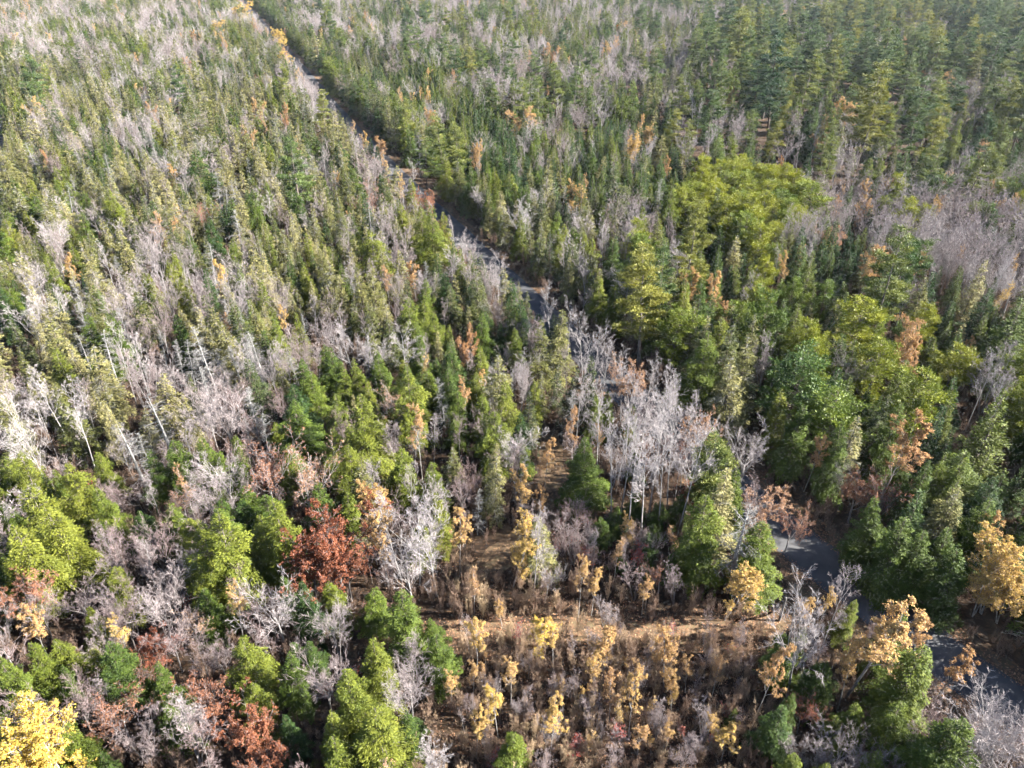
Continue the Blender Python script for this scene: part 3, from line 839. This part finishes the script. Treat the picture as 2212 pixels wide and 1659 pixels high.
# ------------------------------------------------------------------ the rest of the forest, mixed stand by stand
ZONES = [  # polygon in the photograph, mixture, heights scale
    ([(830, 130), (965, 165), (1060, 240), (1010, 300), (960, 330), (880, 290), (760, 210)], {FIR: .86, BI: .03, BA: .04, SPR: .07}, 1.0, .85),
    ([(1000, 255), (1250, 250), (1500, 290), (1490, 430), (1240, 440), (1120, 400), (1000, 340)], {FIR: .72, BA: .09, SPR: .08, BI: .015, H: .10}, 1.0),
    ([(1480, 375), (1600, 360), (1755, 395), (1750, 480), (1640, 545), (1480, 490)], {YP: .88, FIR: .06, BA: .06}, 1.0, 1.05, .28),
    ([(1755, 390), (1900, 400), (2212, 380), (2500, 380), (2500, 660), (2100, 640), (1990, 560), (1900, 500), (1750, 480)], {BA: .86, BI: .03, FIR: .07, YP: .04}, .9, .74),
    ([(1500, 60), (2500, -20), (2500, 320), (1800, 330), (1480, 240)], {WP: .44, SPR: .06, BA: .12, FIR: .05, BI: .01, H: .38}, 1.25, 1.45),
    ([(1290, 480), (1600, 560), (1990, 500), (2500, 640), (2500, 1150), (1900, 1000), (1500, 850), (1280, 600)], {YP: .20, FIR: .60, BA: .07, BI: .015, WP: .04, SPR: .08}, 1.08, 1.15, .08),
    ([(1040, 420), (1300, 470), (1290, 700), (1480, 900), (1330, 760), (1050, 520)], {BA: .45, SPR: .3, FIR: .15, BI: .03, H: .07}, .85),
    ([(1500, 850), (1900, 1000), (2500, 1150), (2500, 1700), (1900, 1320), (1700, 1100), (1480, 930)], {BA: .28, H: .32, WP: .08, FIR: .26, BI: .03, BE: .02}, .95),
    ([(-300, 690), (300, 690), (600, 800), (560, 960), (300, 960), (-300, 1020)], {BA: .24, SN: .13, SPR: .52, H: .08, FIR: .03}, 1.0),
    ([(-300, 960), (300, 960), (560, 950), (760, 1080), (960, 1300), (960, 1750), (-300, 1750)], {BA: .42, H: .44, BE: .06, BI: .02, RM: .06}, .72, .85),
    ([(600, 690), (1000, 690), (1230, 720), (1240, 960), (1190, 1150), (960, 1230), (760, 1080), (600, 900)], {H: .48, SPR: .27, BA: .18, BI: .03, SN: .02, BE: .015}, .85),
    ([(1190, 900), (1490, 940), (1500, 1250), (1190, 1250)], {BA: .50, BI: .06, H: .2, RM: .16, BE: .06}, .6, .8),
    ([(1600, 1250), (2500, 1300), (2500, 1750), (1600, 1750)], {BA: .40, H: .42, BE: .05, BI: .05, RM: .08}, .62, .8),
    ([(-400, -300), (530, -300), (520, 130), (-400, 150)], {H: .40, SPR: .22, BA: .34, BI: .012, FIR: .03}, 1.1, 1.2),
    ([(560, -300), (1500, -300), (1500, 250), (1000, 250), (830, 130), (640, 80)], {SPR: .16, BA: .36, H: .37, FIR: .05, WP: .04, BI: .012, BE: .005}, 1.12, 1.25),
    ([(1000, 150), (2500, 150), (2500, 400), (1000, 400)], {SPR: .12, H: .36, BA: .26, FIR: .14, WP: .10, BI: .012, YP: .02}, 1.2, 1.45),
    ([(1500, -300), (2600, -300), (2600, 60), (1500, 60)], {SPR: .08, H: .34, BA: .34, WP: .18, FIR: .04, BI: .015}, 1.2, 1.5),
]
DEFAULT = ({SPR: .55, FIR: .13, BA: .15, SN: .03, H: .12, BI: .009, BE: .004, WP: .006}, 1.0)
KINDS = [H, SPR, FIR, WP, YP, SN, BA, BI, BE, RM]
RADIUS = {H: 1.9, SPR: 1.5, FIR: 1.15, WP: 3.3, YP: 1.8, SN: 1.25, BA: 1.5, BI: 1.4, BE: 1.9, RM: 1.0}
HEIGHT = {H: (7, 12.5), SPR: (5.5, 13.5), FIR: (4.5, 10.5), WP: (12, 20), YP: (7, 12), SN: (7, 12), BA: (6.5, 12), BI: (6, 10.5), BE: (6, 9), RM: (2.2, 3.8)}

cand = []
for y0, y1, c in ((20, 150, 1.5), (150, 320, 1.75), (320, 560, 2.3), (560, 900, 3.0)):
    for y in np.arange(y0, y1, c):
        half = .7 * (y * CP + CAM_H * SP) + 26
        xx = np.arange(-half - 6, half + 14, c)
        cand.append(np.stack([xx + rng.uniform(-.5, .5, xx.size) * c, y + rng.uniform(-.5, .5, xx.size) * c], 1))
cand = np.concatenate(cand)
cand = cand[rng.permutation(len(cand))]
cx, cy = cand[:, 0], cand[:, 1]
pu, pv, pd = project(cx, cy, np.full(len(cx), 5.0))
zone = np.full(len(cx), -1)
for k in range(len(ZONES) - 1, -1, -1):
    zone[in_poly(ZONES[k][0], pu, pv)] = k


def waves(x, y, s, n=7):
    r = np.zeros_like(x)
    for _ in range(n):
        a, k = rng.uniform(0, 6.28), rng.uniform(.6, 1.7) / s
        r += np.sin((x * math.cos(a) + y * math.sin(a)) * k * 6.28 + rng.uniform(0, 6.28))
    return r / math.sqrt(n)


W = np.zeros((len(cx), len(KINDS)))
for k, (mix, hs) in enumerate([(z[1], z[2]) for z in ZONES] + [DEFAULT]):
    sel = zone == (k if k < len(ZONES) else -1)
    for kk, w in mix.items():
        W[sel, KINDS.index(kk)] = w
for k in range(len(KINDS)):
    W[:, k] *= np.exp(1.0 * waves(cx, cy, 24 + cy * .08) + .5 * waves(cx, cy, 9))
W /= W.sum(1, keepdims=True)
spec = (W.cumsum(1) < rng.random(len(cx))[:, None]).sum(1).clip(0, len(KINDS) - 1)
crowd = np.exp(.22 * waves(cx, cy, 22 + cy * .05))
tone = waves(cx, cy, 40 + cy * .1)          # stands differ in tone
d_road, side_road = dist_to(ROAD, cx, cy)
side_road = -side_road          # below zero: the sunny, right-hand side
d_r2, _ = dist_to(ROAD2, cx, cy)
d_tr, _ = dist_to(TRACK, cx, cy)
d_pa, _ = dist_to(PATH, cx, cy)
clear = in_poly(CLEAR, cx, cy)
gap = waves(cx, cy, 13) > 1.6
sx, sy, _ = at(665, 168)
sunny1 = (cx > sx - 3) & (cx < sx + 38) & (np.abs(cy - sy - (cx - sx) * .14) < 6)
sx, sy, _ = at(872, 372)
sunny2 = (cx > sx - 2) & (cx < sx + 16) & (np.abs(cy - sy - (cx - sx) * .14) < 3.5)

cells = {}


def insert(x, y, r):
    cells.setdefault((int(x // 4), int(y // 4)), []).append((x, y, r))


def free(x, y, r):
    ix, iy = int(x // 4), int(y // 4)
    for a in (ix - 1, ix, ix + 1):
        for b in (iy - 1, iy, iy + 1):
            for (u, v, q) in cells.get((a, b), ()):
                if (u - x) ** 2 + (v - y) ** 2 < (.84 * (r + q)) ** 2:
                    return False
    return True


for t in TREES:
    insert(t['x'], t['y'], RADIUS[t['kind']] * t['w'] * (t['h'] / 10 if t['kind'] != WP else t['h'] / 18) * 1.05)

rr = rng.random((len(cx), 6))
for n in range(len(cx)):
    kind = KINDS[spec[n]]
    x, y = float(cx[n]), float(cy[n])
    edge = 4.9 if side_road[n] < 0 else 4.9
    if d_road[n] < edge + .5 * rr[n, 4] or d_r2[n] < 4.4 or d_tr[n] < 2.6 or d_pa[n] < 2.0 or clear[n] or gap[n] or sunny1[n] or sunny2[n]:
        continue
    if d_r2[n] < 9 and kind in (BA, BI, RM):
        kind = SPR
    hs = ZONES[zone[n]][2] if zone[n] >= 0 else DEFAULT[1]
    sp = ZONES[zone[n]][3] if zone[n] >= 0 and len(ZONES[zone[n]]) > 3 else 1.0
    lo, hi = HEIGHT[kind]
    q = rr[n, 0]
    if d_road[n] < 9 and kind in (SPR, H, FIR) and rr[n, 5] < .5 and side_road[n] > 0:
        kind = BA if rr[n, 5] < .42 else BI
    if side_road[n] < 0 and d_road[n] < 16 and kind in (BA, BI, SPR, FIR, YP) and rr[n, 5] < .8:
        kind, q = (SPR if rr[n, 5] < .4 else H), max(q, .7)
    lo, hi = HEIGHT[kind]
    h = (lo + (hi - lo) * (q * .8 + rr[n, 1] * .2)) * hs
    if rr[n, 5] > .94 and kind in (SPR, H, FIR, WP):
        h *= 1.3
    if side_road[n] > 0 and d_road[n] < 13:
        h = min(h, d_road[n] * .95 + 1.6 + 2.2 * rr[n, 1])
    w = .8 + .5 * rr[n, 2] ** 1.5
    if kind == SPR:
        w = .85 + .75 * rr[n, 2] ** 1.5
    if kind == FIR:
        w = 1.0 + .4 * rr[n, 2]
    dist = math.hypot(y, CAM_H)
    rad = (.8 if side_road[n] < 0 and d_road[n] < 16 else 1) * RADIUS[kind] * w * (h / (lo + hi) * 2 if kind != RM else 1) * (1 + max(0, dist - 150) / 1500) * sp * crowd[n]
    if not free(x, y, rad):
        continue
    insert(x, y, rad)
    if dist > 300:
        w *= 1.12
    base = .52 + .1 * tone[n] + (rr[n, 3] - .5) * .85
    if kind == BA:
        base = .56 + (rr[n, 3] - .5) * .6 + .06 * tone[n]
        if y < 75 and abs(x) < 45:
            base -= .2
    if kind == SN:
        base = .65 + (rr[n, 3] - .5) * .5
    if kind == YP:
        base += .05
    if kind == FIR:
        base += .1
    if kind in (BI,):
        base = .40 + (rr[n, 3] - .5) * .5
    if kind == SPR and x < d0[0] * 0 - 10 and pu[n] < 760 and pv[n] > 200:
        base += .12
    if kind in (SPR, H) and pv[n] < 400 and pu[n] > 560:
        base -= .14
    if zone[n] >= 0 and len(ZONES[zone[n]]) > 4:
        base += ZONES[zone[n]][4]
    v = None
    if kind == BA:
        v = int(rng.choice(11, p=[.11] * 4 + [.09] * 4 + [.2 / 3] * 3))
    TREES.append(dict(kind=kind, x=x, y=y, h=h, w=w, tint=float(np.clip(base, 0.02, .98)), v=v, rot=6.28 * rr[n, 4], lean=None, hero=False, say=None))

# ------------------------------------------------------------------ which trees stand alone as objects
SEEN_MAX = {k: 290 for k in KINDS}
N = len(TREES)
tx = np.array([t['x'] for t in TREES])
ty = np.array([t['y'] for t in TREES])
tz = ground_z(tx, ty)
th = np.array([t['h'] for t in TREES])
mu, mv, md = project(tx, ty, tz + th * .62)
uu, vv, _ = project(tx, ty, tz + th)
size = th / md
inview = (mu > -15) & (mu < 2227) & (mv > -5) & (vv < 1655)
single = np.zeros(N, bool)
for k in KINDS:
    ids = np.array([i for i in range(N) if TREES[i]['kind'] == k and inview[i]], int)
    if len(ids):
        single[ids[np.argsort(-size[ids] - np.array([.15 * TREES[i]['hero'] for i in ids]))][:SEEN_MAX[k]]] = True

for i, t in enumerate(TREES):
    ps = PROTO[t['kind']]
    v = t['v'] if t['v'] is not None else int(rng.integers(0, len(ps)))
    p = ps[v % len(ps)]
    t['p'] = p
    s = t['h'] / p['h']
    t['scl'] = (s * t['w'], s * t['w'], s)
    le = 2.0 if t['kind'] in (H, FIR, YP) else 3.5
    t['eul'] = (math.radians(random.gauss(0, le)), math.radians(random.gauss(0, le)), t['rot'])

# ------------------------------------------------------------------ labels: how the tree looks, then what it stands beside
CAT = {H: 'hemlock', SPR: 'spruce', FIR: 'fir', WP: 'pine', YP: 'pine', SN: 'dead tree', BA: 'bare tree', BI: 'birch', BE: 'beech', RM: 'sapling'}
GROUP = {H: 'soft broad evergreens', SPR: 'olive spruces', FIR: 'pointed firs', WP: 'tall white pines', YP: 'bushy young pines', SN: 'weathered dead conifers',
         BA: 'leafless grey trees', BI: 'yellow-leaved birches', BE: 'copper-leaved beeches', RM: 'red-leaved saplings'}


def look(t):
    k, c = t['kind'], t['tint']
    if k == H:
        return ('dark green' if c < .42 else 'green' if c < .68 else 'yellow-green') + ' hemlock'
    if k == SPR:
        return ('dark olive' if c < .42 else 'olive' if c < .7 else 'yellowish') + ' spruce'
    if k == FIR:
        return ('dark' if c < .42 else 'green' if c < .7 else 'bright green') + ' pointed fir'
    if k == WP:
        return ('bluish green' if c < .48 else 'green' if c < .75 else 'yellow-green') + ' tall pine'
    if k == YP:
        return ('green' if c < .5 else 'bright green') + ' bushy pine'
    if k == SN:
        return 'dead silvery conifer'
    if k == BA:
        return ('brownish' if c < .35 else 'grey' if c < .68 else 'pale grey') + ' bare tree'
    if k == BI:
        return ('orange' if c < .33 else 'peach-gold' if c < .6 else 'golden' if c < .8 else 'bright yellow') + ' birch'
    if k == BE:
        return ('rust-red' if c < .28 else 'copper' if c < .6 else 'pale orange') + ' beech'
    return 'red-leaved sapling'


ANCHORS = [  # spots anyone can find, in the photograph, with words
    (60, 1610, 'the bright yellow crown in the corner'), (700, 1200, 'the big rust-red beech'), (583, 1310, 'the wide grey bare crown near the bottom'), (820, 1560, 'the bright hemlocks beside the clearing'),
    (247, 1280, 'the lone small bright hemlock'), (60, 1120, 'the yellow-green hemlocks at the left edge'), (450, 1180, 'the twin bright hemlocks'), (337, 930, 'the pale feathery dead spruce'),
    (100, 900, 'the pale bare trees at the left edge'), (20, 550, 'the shaded side road'), (434, 790, 'the tall dead spruce amid olive spruces'), (780, 960, 'the tall bright hemlock near the middle'),
    (1070, 960, 'the hemlocks by the shaded path'), (1195, 1040, 'the shaded leaf path'), (1400, 1080, 'the stand of white aspen trunks'), (1150, 1230, 'the saplings above the leafy track'), (1350, 1365, 'the sunlit leafy track'),
    (1180, 1450, 'the yellow saplings of the clearing'), (1400, 1560, 'the brown brush of the clearing'), (1586, 1280, 'the small bright yellow tree beside the track'), (1610, 1160, 'the big dead trunk by the road'),
    (1790, 1230, 'the dappled stretch of road'), (2190, 1230, 'the golden tree at the right edge'), (1850, 1390, 'the gold birch by the road'), (2060, 1500, 'the large dark hemlock in the corner'), (2190, 1590, 'the big pale bare crown in the corner'),
    (1675, 1480, 'the slender leaning birch'), (1630, 980, 'the broad bare crown above the road'), (1530, 940, 'the pale orange beech by the road'), (1950, 990, 'the peach birch on the right'), (2000, 870, 'the bushy pine amid dark shade'),
    (1367, 810, 'the pale orange beech overhanging the road'), (1270, 770, 'the middle gap in the road'), (1140, 480, 'the white bare crown across the road'), (1030, 540, 'the open stretch of road near the centre'),
    (920, 430, 'the rust beech at the far roadside'), (1520, 640, 'the orange birches right of the road'), (1620, 440, 'the cluster of round bright pines'), (1950, 480, 'the grey bare thicket'), (2150, 560, 'the bare thicket at the right edge'),
    (1800, 680, 'the bushy pines right of centre'), (2100, 750, 'the bright pines at the right edge'), (1700, 850, 'the row of pointed firs'), (870, 300, 'the gold birch by the far road'), (950, 290, 'the tall pines beside the road'),
    (900, 210, 'the dense plantation of dark firs'), (655, 165, 'the sunlit patch of far road'), (605, 95, 'the yellow trees by the far road'), (459, 55, 'the gold tree near the top'), (1160, 165, 'the group of tall pines'), (1460, 270, 'the bright tall pine'),
    (1900, 180, 'the pine ridge at the upper right'), (1788, 320, 'the lone green pine'), (2130, 350, 'the layered pines at the right'), (1250, 350, 'the mixed firs beyond the road'), (508, 500, 'the silvery snag left of the road'),
    (300, 400, 'the olive spruces on the left'), (120, 300, 'the spruces at the upper left'), (300, 160, 'the dark evergreens at the upper left'), (470, 600, 'the small gold birch amid spruces'), (830, 600, 'the gold birches near the road'), (640, 740, 'the spruces left of the hemlocks'),
    (1000, 700, 'the bare trees along the road'), (690, 260, 'the pine at the roadside'), (1130, 60, 'the far woods near the top'), (1424, 60, 'the far pine near the top'), (2000, 40, 'the far woods at the top right'), (300, 40, 'the far woods at the top left'),
]
AX = np.array([[a[0], a[1]] for a in ANCHORS], float)
ORD = ['', 'second ', 'third ', 'fourth ', 'fifth ', 'sixth ', 'seventh ', 'eighth ', 'ninth ', 'tenth ', 'eleventh ', 'twelfth ', 'thirteenth ', 'fourteenth ', 'fifteenth ', 'sixteenth ', 'seventeenth ', 'eighteenth ', 'nineteenth ', 'twentieth ', 'twenty-first ', 'twenty-second ', 'twenty-third ', 'twenty-fourth ', 'twenty-fifth ', 'twenty-sixth ', 'twenty-seventh ', 'twenty-eighth ', 'twenty-ninth ', 'thirtieth ']
SELF = {'the bright yellow crown in the corner': BI, 'the big rust-red beech': BE, 'the wide grey bare crown near the bottom': BA, 'the lone small bright hemlock': H, 'the pale feathery dead spruce': SN,
        'the tall dead spruce amid olive spruces': SN, 'the tall bright hemlock near the middle': H, 'the small bright yellow tree beside the track': BI, 'the big dead trunk by the road': SN,
        'the golden tree at the right edge': BI, 'the gold birch by the road': BI, 'the large dark hemlock in the corner': H, 'the big pale bare crown in the corner': BA, 'the slender leaning birch': BI,
        'the broad bare crown above the road': BA, 'the pale orange beech by the road': BE, 'the peach birch on the right': BI, 'the bushy pine amid dark shade': YP, 'the pale orange beech overhanging the road': BE,
        'the white bare crown across the road': BA, 'the rust beech at the far roadside': BE, 'the gold birch by the far road': BI, 'the gold tree near the top': BI, 'the bright tall pine': WP, 'the lone green pine': WP,
        'the silvery snag left of the road': SN, 'the small gold birch amid spruces': BI, 'the far pine near the top': WP}
for ax_, ay_, words_ in ANCHORS:
    if words_ in SELF:
        ids = [i for i in np.where(single)[0] if TREES[i]['kind'] == SELF[words_] and 'label' not in TREES[i]]
        i = min(ids, key=lambda i: (mu[i] - ax_) ** 2 + (mv[i] - ay_) ** 2)
        w_ = words_[4:]
        TREES[i]['label'] = w_ if len(w_.split()) >= 4 else w_ + ' among its neighbours'
buckets = {}
MED = {k: float(np.median([TREES[i]['h'] for i in np.where(single)[0] if TREES[i]['kind'] == k] or [8])) for k in KINDS}
for i in np.where(single)[0]:
    t = TREES[i]
    if 'label' in t:
        continue
    dx, dy = mu[i] - AX[:, 0], mv[i] - AX[:, 1]
    k = int(np.argmin(dx * dx + (dy * 1.25) ** 2))
    far = math.hypot(dx[k], dy[k])
    if abs(dx[k]) > abs(dy[k]) * 1.1:
        rel = 'left of' if dx[k] < 0 else 'right of'
    else:
        rel = 'behind' if dy[k] < 0 else 'in front of'
    size_word = 'tall ' if t['h'] > MED[t['kind']] * 1.12 else 'small ' if t['h'] < MED[t['kind']] * .88 else ''
    lk = look(t)
    if size_word == 'tall ' and 'tall' in lk:
        size_word = 'big '
    buckets.setdefault((size_word + lk, rel, k), []).append((far, i))
for (lk, rel, k), lst in buckets.items():
    lst.sort()
    for n, (far, i) in enumerate(lst):
        TREES[i]['label'] = (ORD[min(n, 29)] + lk + ' ' + rel + ' ' + ANCHORS[k][2])

# ------------------------------------------------------------------ build the single trees
PARTS_MIN = .008        # trees smaller than this show no parts: one mesh
for i in np.where(single)[0]:
    t = TREES[i]
    p = t['p']
    loc = (t['x'], t['y'], float(tz[i]) - .05)
    small = size[i] < PARTS_MIN * 4
    if small:
        root = bpy.data.objects.new(t['kind'], p['far'])
        root['tint'] = t['tint']
        COL.objects.link(root)
    else:
        root = bpy.data.objects.new(t['kind'], None)
        root.empty_display_size = .5
        COL.objects.link(root)
        for part in ('trunk', 'crown'):
            c = bpy.data.objects.new(part, p[part])
            c['tint'] = t['tint']
            c.parent = root
            COL.objects.link(c)
    root.location = loc
    root.rotation_euler = t['eul']
    root.scale = t['scl']
    root['label'] = t['label']
    root['category'] = CAT[t['kind']]
    root['group'] = GROUP[t['kind']]

# ------------------------------------------------------------------ the masses: farther woods and undergrowth, scattered with geometry nodes
lib = bpy.data.collections.new('plant_shapes')
for n, me in enumerate(FAR):
    o = bpy.data.objects.new('shape_%03d' % n, me)
    lib.objects.link(o)


def scatter(name, label, pos, idx, eul, scl, tint):
    me = bpy.data.meshes.new(name)
    n = len(pos)
    me.vertices.add(n)
    me.vertices.foreach_set('co', np.asarray(pos, np.float32).ravel())
    a = me.attributes.new('pidx', 'INT', 'POINT')
    a.data.foreach_set('value', np.asarray(idx, np.int32))
    for nm, val in (('eul', eul), ('scl', scl)):
        a = me.attributes.new(nm, 'FLOAT_VECTOR', 'POINT')
        a.data.foreach_set('vector', np.asarray(val, np.float32).ravel())
    a = me.attributes.new('tint', 'FLOAT', 'POINT')
    a.data.foreach_set('value', np.asarray(tint, np.float32))
    o = obj(name, me, kind='stuff', label=label)
    ng = bpy.data.node_groups.new(name, 'GeometryNodeTree')
    ng.interface.new_socket('Geometry', in_out='INPUT', socket_type='NodeSocketGeometry')
    ng.interface.new_socket('Geometry', in_out='OUTPUT', socket_type='NodeSocketGeometry')
    nd = ng.nodes
    gi, go = nd.new('NodeGroupInput'), nd.new('NodeGroupOutput')
    ci = nd.new('GeometryNodeCollectionInfo')
    ci.inputs['Collection'].default_value = lib
    ci.inputs['Separate Children'].default_value = True
    ci.inputs['Reset Children'].default_value = True
    ip = nd.new('GeometryNodeInstanceOnPoints')
    ip.inputs['Pick Instance'].default_value = True

    def named(nm, ty):
        x = nd.new('GeometryNodeInputNamedAttribute')
        x.data_type = ty
        x.inputs['Name'].default_value = nm
        return [s for s in x.outputs if s.enabled and s.name == 'Attribute'][0]
    L = ng.links
    L.new(gi.outputs[0], ip.inputs['Points'])
    L.new(ci.outputs[0], ip.inputs['Instance'])
    L.new(named('pidx', 'INT'), ip.inputs['Instance Index'])
    L.new(named('eul', 'FLOAT_VECTOR'), ip.inputs['Rotation'])
    L.new(named('scl', 'FLOAT_VECTOR'), ip.inputs['Scale'])
    L.new(ip.outputs[0], go.inputs[0])
    md_ = o.modifiers.new('scatter', 'NODES')
    md_.node_group = ng
    return o


MASS = {H: 'hemlock_forest', SPR: 'spruce_forest', FIR: 'fir_forest', WP: 'white_pine_forest', YP: 'young_pine_forest', SN: 'dead_conifer_forest', BA: 'bare_forest', BI: 'birch_forest', BE: 'beech_forest', RM: 'sapling_undergrowth'}
for k in KINDS:
    ids = [i for i in range(N) if TREES[i]['kind'] == k and not single[i]]
    if not ids:
        continue
    scatter(MASS[k], 'far mass of ' + GROUP[k] + ' reaching to the top of the view', [(TREES[i]['x'], TREES[i]['y'], float(tz[i]) - .05) for i in ids],
            [TREES[i]['p']['idx_far'] for i in ids], [TREES[i]['eul'] for i in ids], [TREES[i]['scl'] for i in ids], [TREES[i]['tint'] for i in ids])

# brush and dry grass: thick in the clearing, thin under the trees
pos, idx, eul, scl, tint = [], [], [], [], []
bx0, by0 = CLEAR.min(0) - 3
bx1, by1 = CLEAR.max(0) + 3
m = 4200
x = rng.uniform(bx0, bx1, m)
y = rng.uniform(by0, by1, m)
ok = in_poly(CLEAR, x, y) & (dist_to(TRACK, x, y)[0] > 1.7 - rng.random(m) * 1.1)
dens = waves(x, y, 7)
ok &= rng.random(m) < np.clip(.8 + .25 * dens, .3, 1)
NB = 26000
x2 = rng.uniform(-85, 85, NB)
y2 = 20 + 130 * rng.random(NB) ** 1.3
ok2 = ~in_poly(CLEAR, x2, y2) & (dist_to(ROAD, x2, y2)[0] > 3.2) & (dist_to(TRACK, x2, y2)[0] > 2.2) & (dist_to(PATH, x2, y2)[0] > 1.5) & (dist_to(ROAD2, x2, y2)[0] > 4)
ok2 &= rng.random(NB) < .7
for (xx, yy, cl_) in ((x[ok], y[ok], True), (x2[ok2], y2[ok2], False)):
    zz = ground_z(xx, yy)
    for q in range(len(xx)):
        if cl_:
            b = BRUSH[int(rng.choice(5, p=[.15, .15, .14, .28, .28]))]
            s = rng.uniform(.5, 1.25)
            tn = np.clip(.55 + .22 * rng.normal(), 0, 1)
        else:
            b = BRUSH[int(rng.choice(5, p=[.26, .27, .27, .1, .1]))]
            s = rng.uniform(.45, 1.05)
            tn = rng.uniform(0, .3)  # darker stem tint here paints in some of the shade under the trees
        pos.append((xx[q], yy[q], zz[q] - .02))
        idx.append(b)
        eul.append((0, 0, rng.uniform(0, 6.28)))
        scl.append((s * .8, s * .8, s * rng.uniform(.8, 1.5)))
        tint.append(tn)
scatter('undergrowth', 'brown leafless brush and dry grass filling the clearing', pos, idx, eul, scl, tint)

# fallen leaves on the track, in the clearing and along the road
g = Geo()


def leaves_on(x, y, zoff):
    k = len(x)
    C = np.stack([x, y, ground_z(x, y) + zoff], 1)
    Dv = rng.normal(size=(k, 3)) * [1, 1, .15]
    Nv = np.array([0, 0, 1.0]) + rng.normal(size=(k, 3)) * .35
    s = rng.uniform(.08, .2, k)
    cards(g, C, Dv, Nv, s, s * .8, 0, rng.random(k))


k = 3000
t = rng.integers(0, len(TRACK), k)
leaves_on(TRACK[t, 0] + rng.normal(size=k) * 1.3, TRACK[t, 1] + rng.normal(size=k) * 1.2, .03)
x = rng.uniform(bx0, bx1, 14000)
y = rng.uniform(by0, by1, 14000)
ok = in_poly(CLEAR, x, y)
leaves_on(x[ok], y[ok], .03)
rc = ROAD[(ROAD[:, 1] > 15) & (ROAD[:, 1] < 150)]
seg = np.linspace(0, len(rc) - 1.001, 5000)
ii = seg.astype(int)
fr = (seg - ii)[:, None]
c = rc[ii] * (1 - fr) + rc[ii + 1] * fr
tt = unit(rc[ii + 1] - rc[ii])
nn = np.stack([-tt[:, 1], tt[:, 0]], 1)
off = rng.choice([-1, 1], 5000) * (2.2 + np.abs(rng.normal(size=5000)) * 1.1)
pp = c + nn * off[:, None]
leaves_on(pp[:, 0], pp[:, 1], .05)
obj('fallen_leaves', g.mesh('fallen_leaves', [M['beech']]), kind='stuff', label='orange and tan leaves fallen on the track and clearing', tint=.72)

# ------------------------------------------------------------------ wooden post with its stay wire by the track mouth
px_, py_, _ = at(1683, 1341)
root = obj('wooden_post', None, label='short weathered wooden post with a stay wire at the track mouth', category='post')
root.location = (px_, py_, 0)
g = Geo()
ln = np.array([[0, 0, -.3], [.01, 0, 1], [.03, .01, 2.2], [.04, .01, 3.1]])
tubes(g, ln[None], np.array([[.12, .115, .11, .10]]), 10, 0)
tubes(g, np.array([[[.04, .01, 3.1], [.04, .01, 3.14]]]), np.array([[.10, .02]]), 10, 0)
obj('shaft', g.mesh('post_shaft', [M['snag']]), root, tint=.45)
g = Geo()
t = np.linspace(0, 1, 9)[:, None]
wire = np.array([.04, .01, 2.9]) * (1 - t) + np.array([4.6, -3.4, .05]) * t
tubes(g, wire[None], np.full((1, 9), .012), 4, 0)
obj('stay_wire', g.mesh('post_wire', [M['snag']]), root, tint=.6)
g = Geo()
tubes(g, np.array([[[-.12, 0, 2.86], [.18, .02, 2.86]]]), np.array([[.03, .03]]), 6, 0)
obj('bracket', g.mesh('post_bracket', [M['snag']]), root, tint=.1)

# ------------------------------------------------------------------ haze
mh, nt, out = new_mat('thin_haze')
pv_ = nt.nodes.new('ShaderNodeVolumePrincipled')
pv_.inputs['Color'].default_value = (.86, .92, 1.0, 1)
pv_.inputs['Density'].default_value = 0.00005
pv_.inputs['Anisotropy'].default_value = 0.2
nt.links.new(pv_.outputs[0], out.inputs['Volume'])
g = Geo()
b = np.array([(x, y, z) for x in (-2400, 2400) for y in (-800, 2700) for z in (-2.6, 60)], float)
g.add(b, np.array([[0, 1, 3, 2], [4, 6, 7, 5], [0, 4, 5, 1], [2, 3, 7, 6], [0, 2, 6, 4], [1, 5, 7, 3]]), 0, 0)
obj('haze', g.mesh('haze', [mh]), kind='stuff', label='thin pale haze hanging over the whole forest')
print('TREES', N, 'single', int(single.sum()), {k: (int(sum(1 for i in range(N) if TREES[i]['kind'] == k)), int(sum(1 for i in range(N) if single[i] and TREES[i]['kind'] == k))) for k in KINDS})
print('TRIS', sum(len(m.polygons) * 2 for m in bpy.data.meshes))
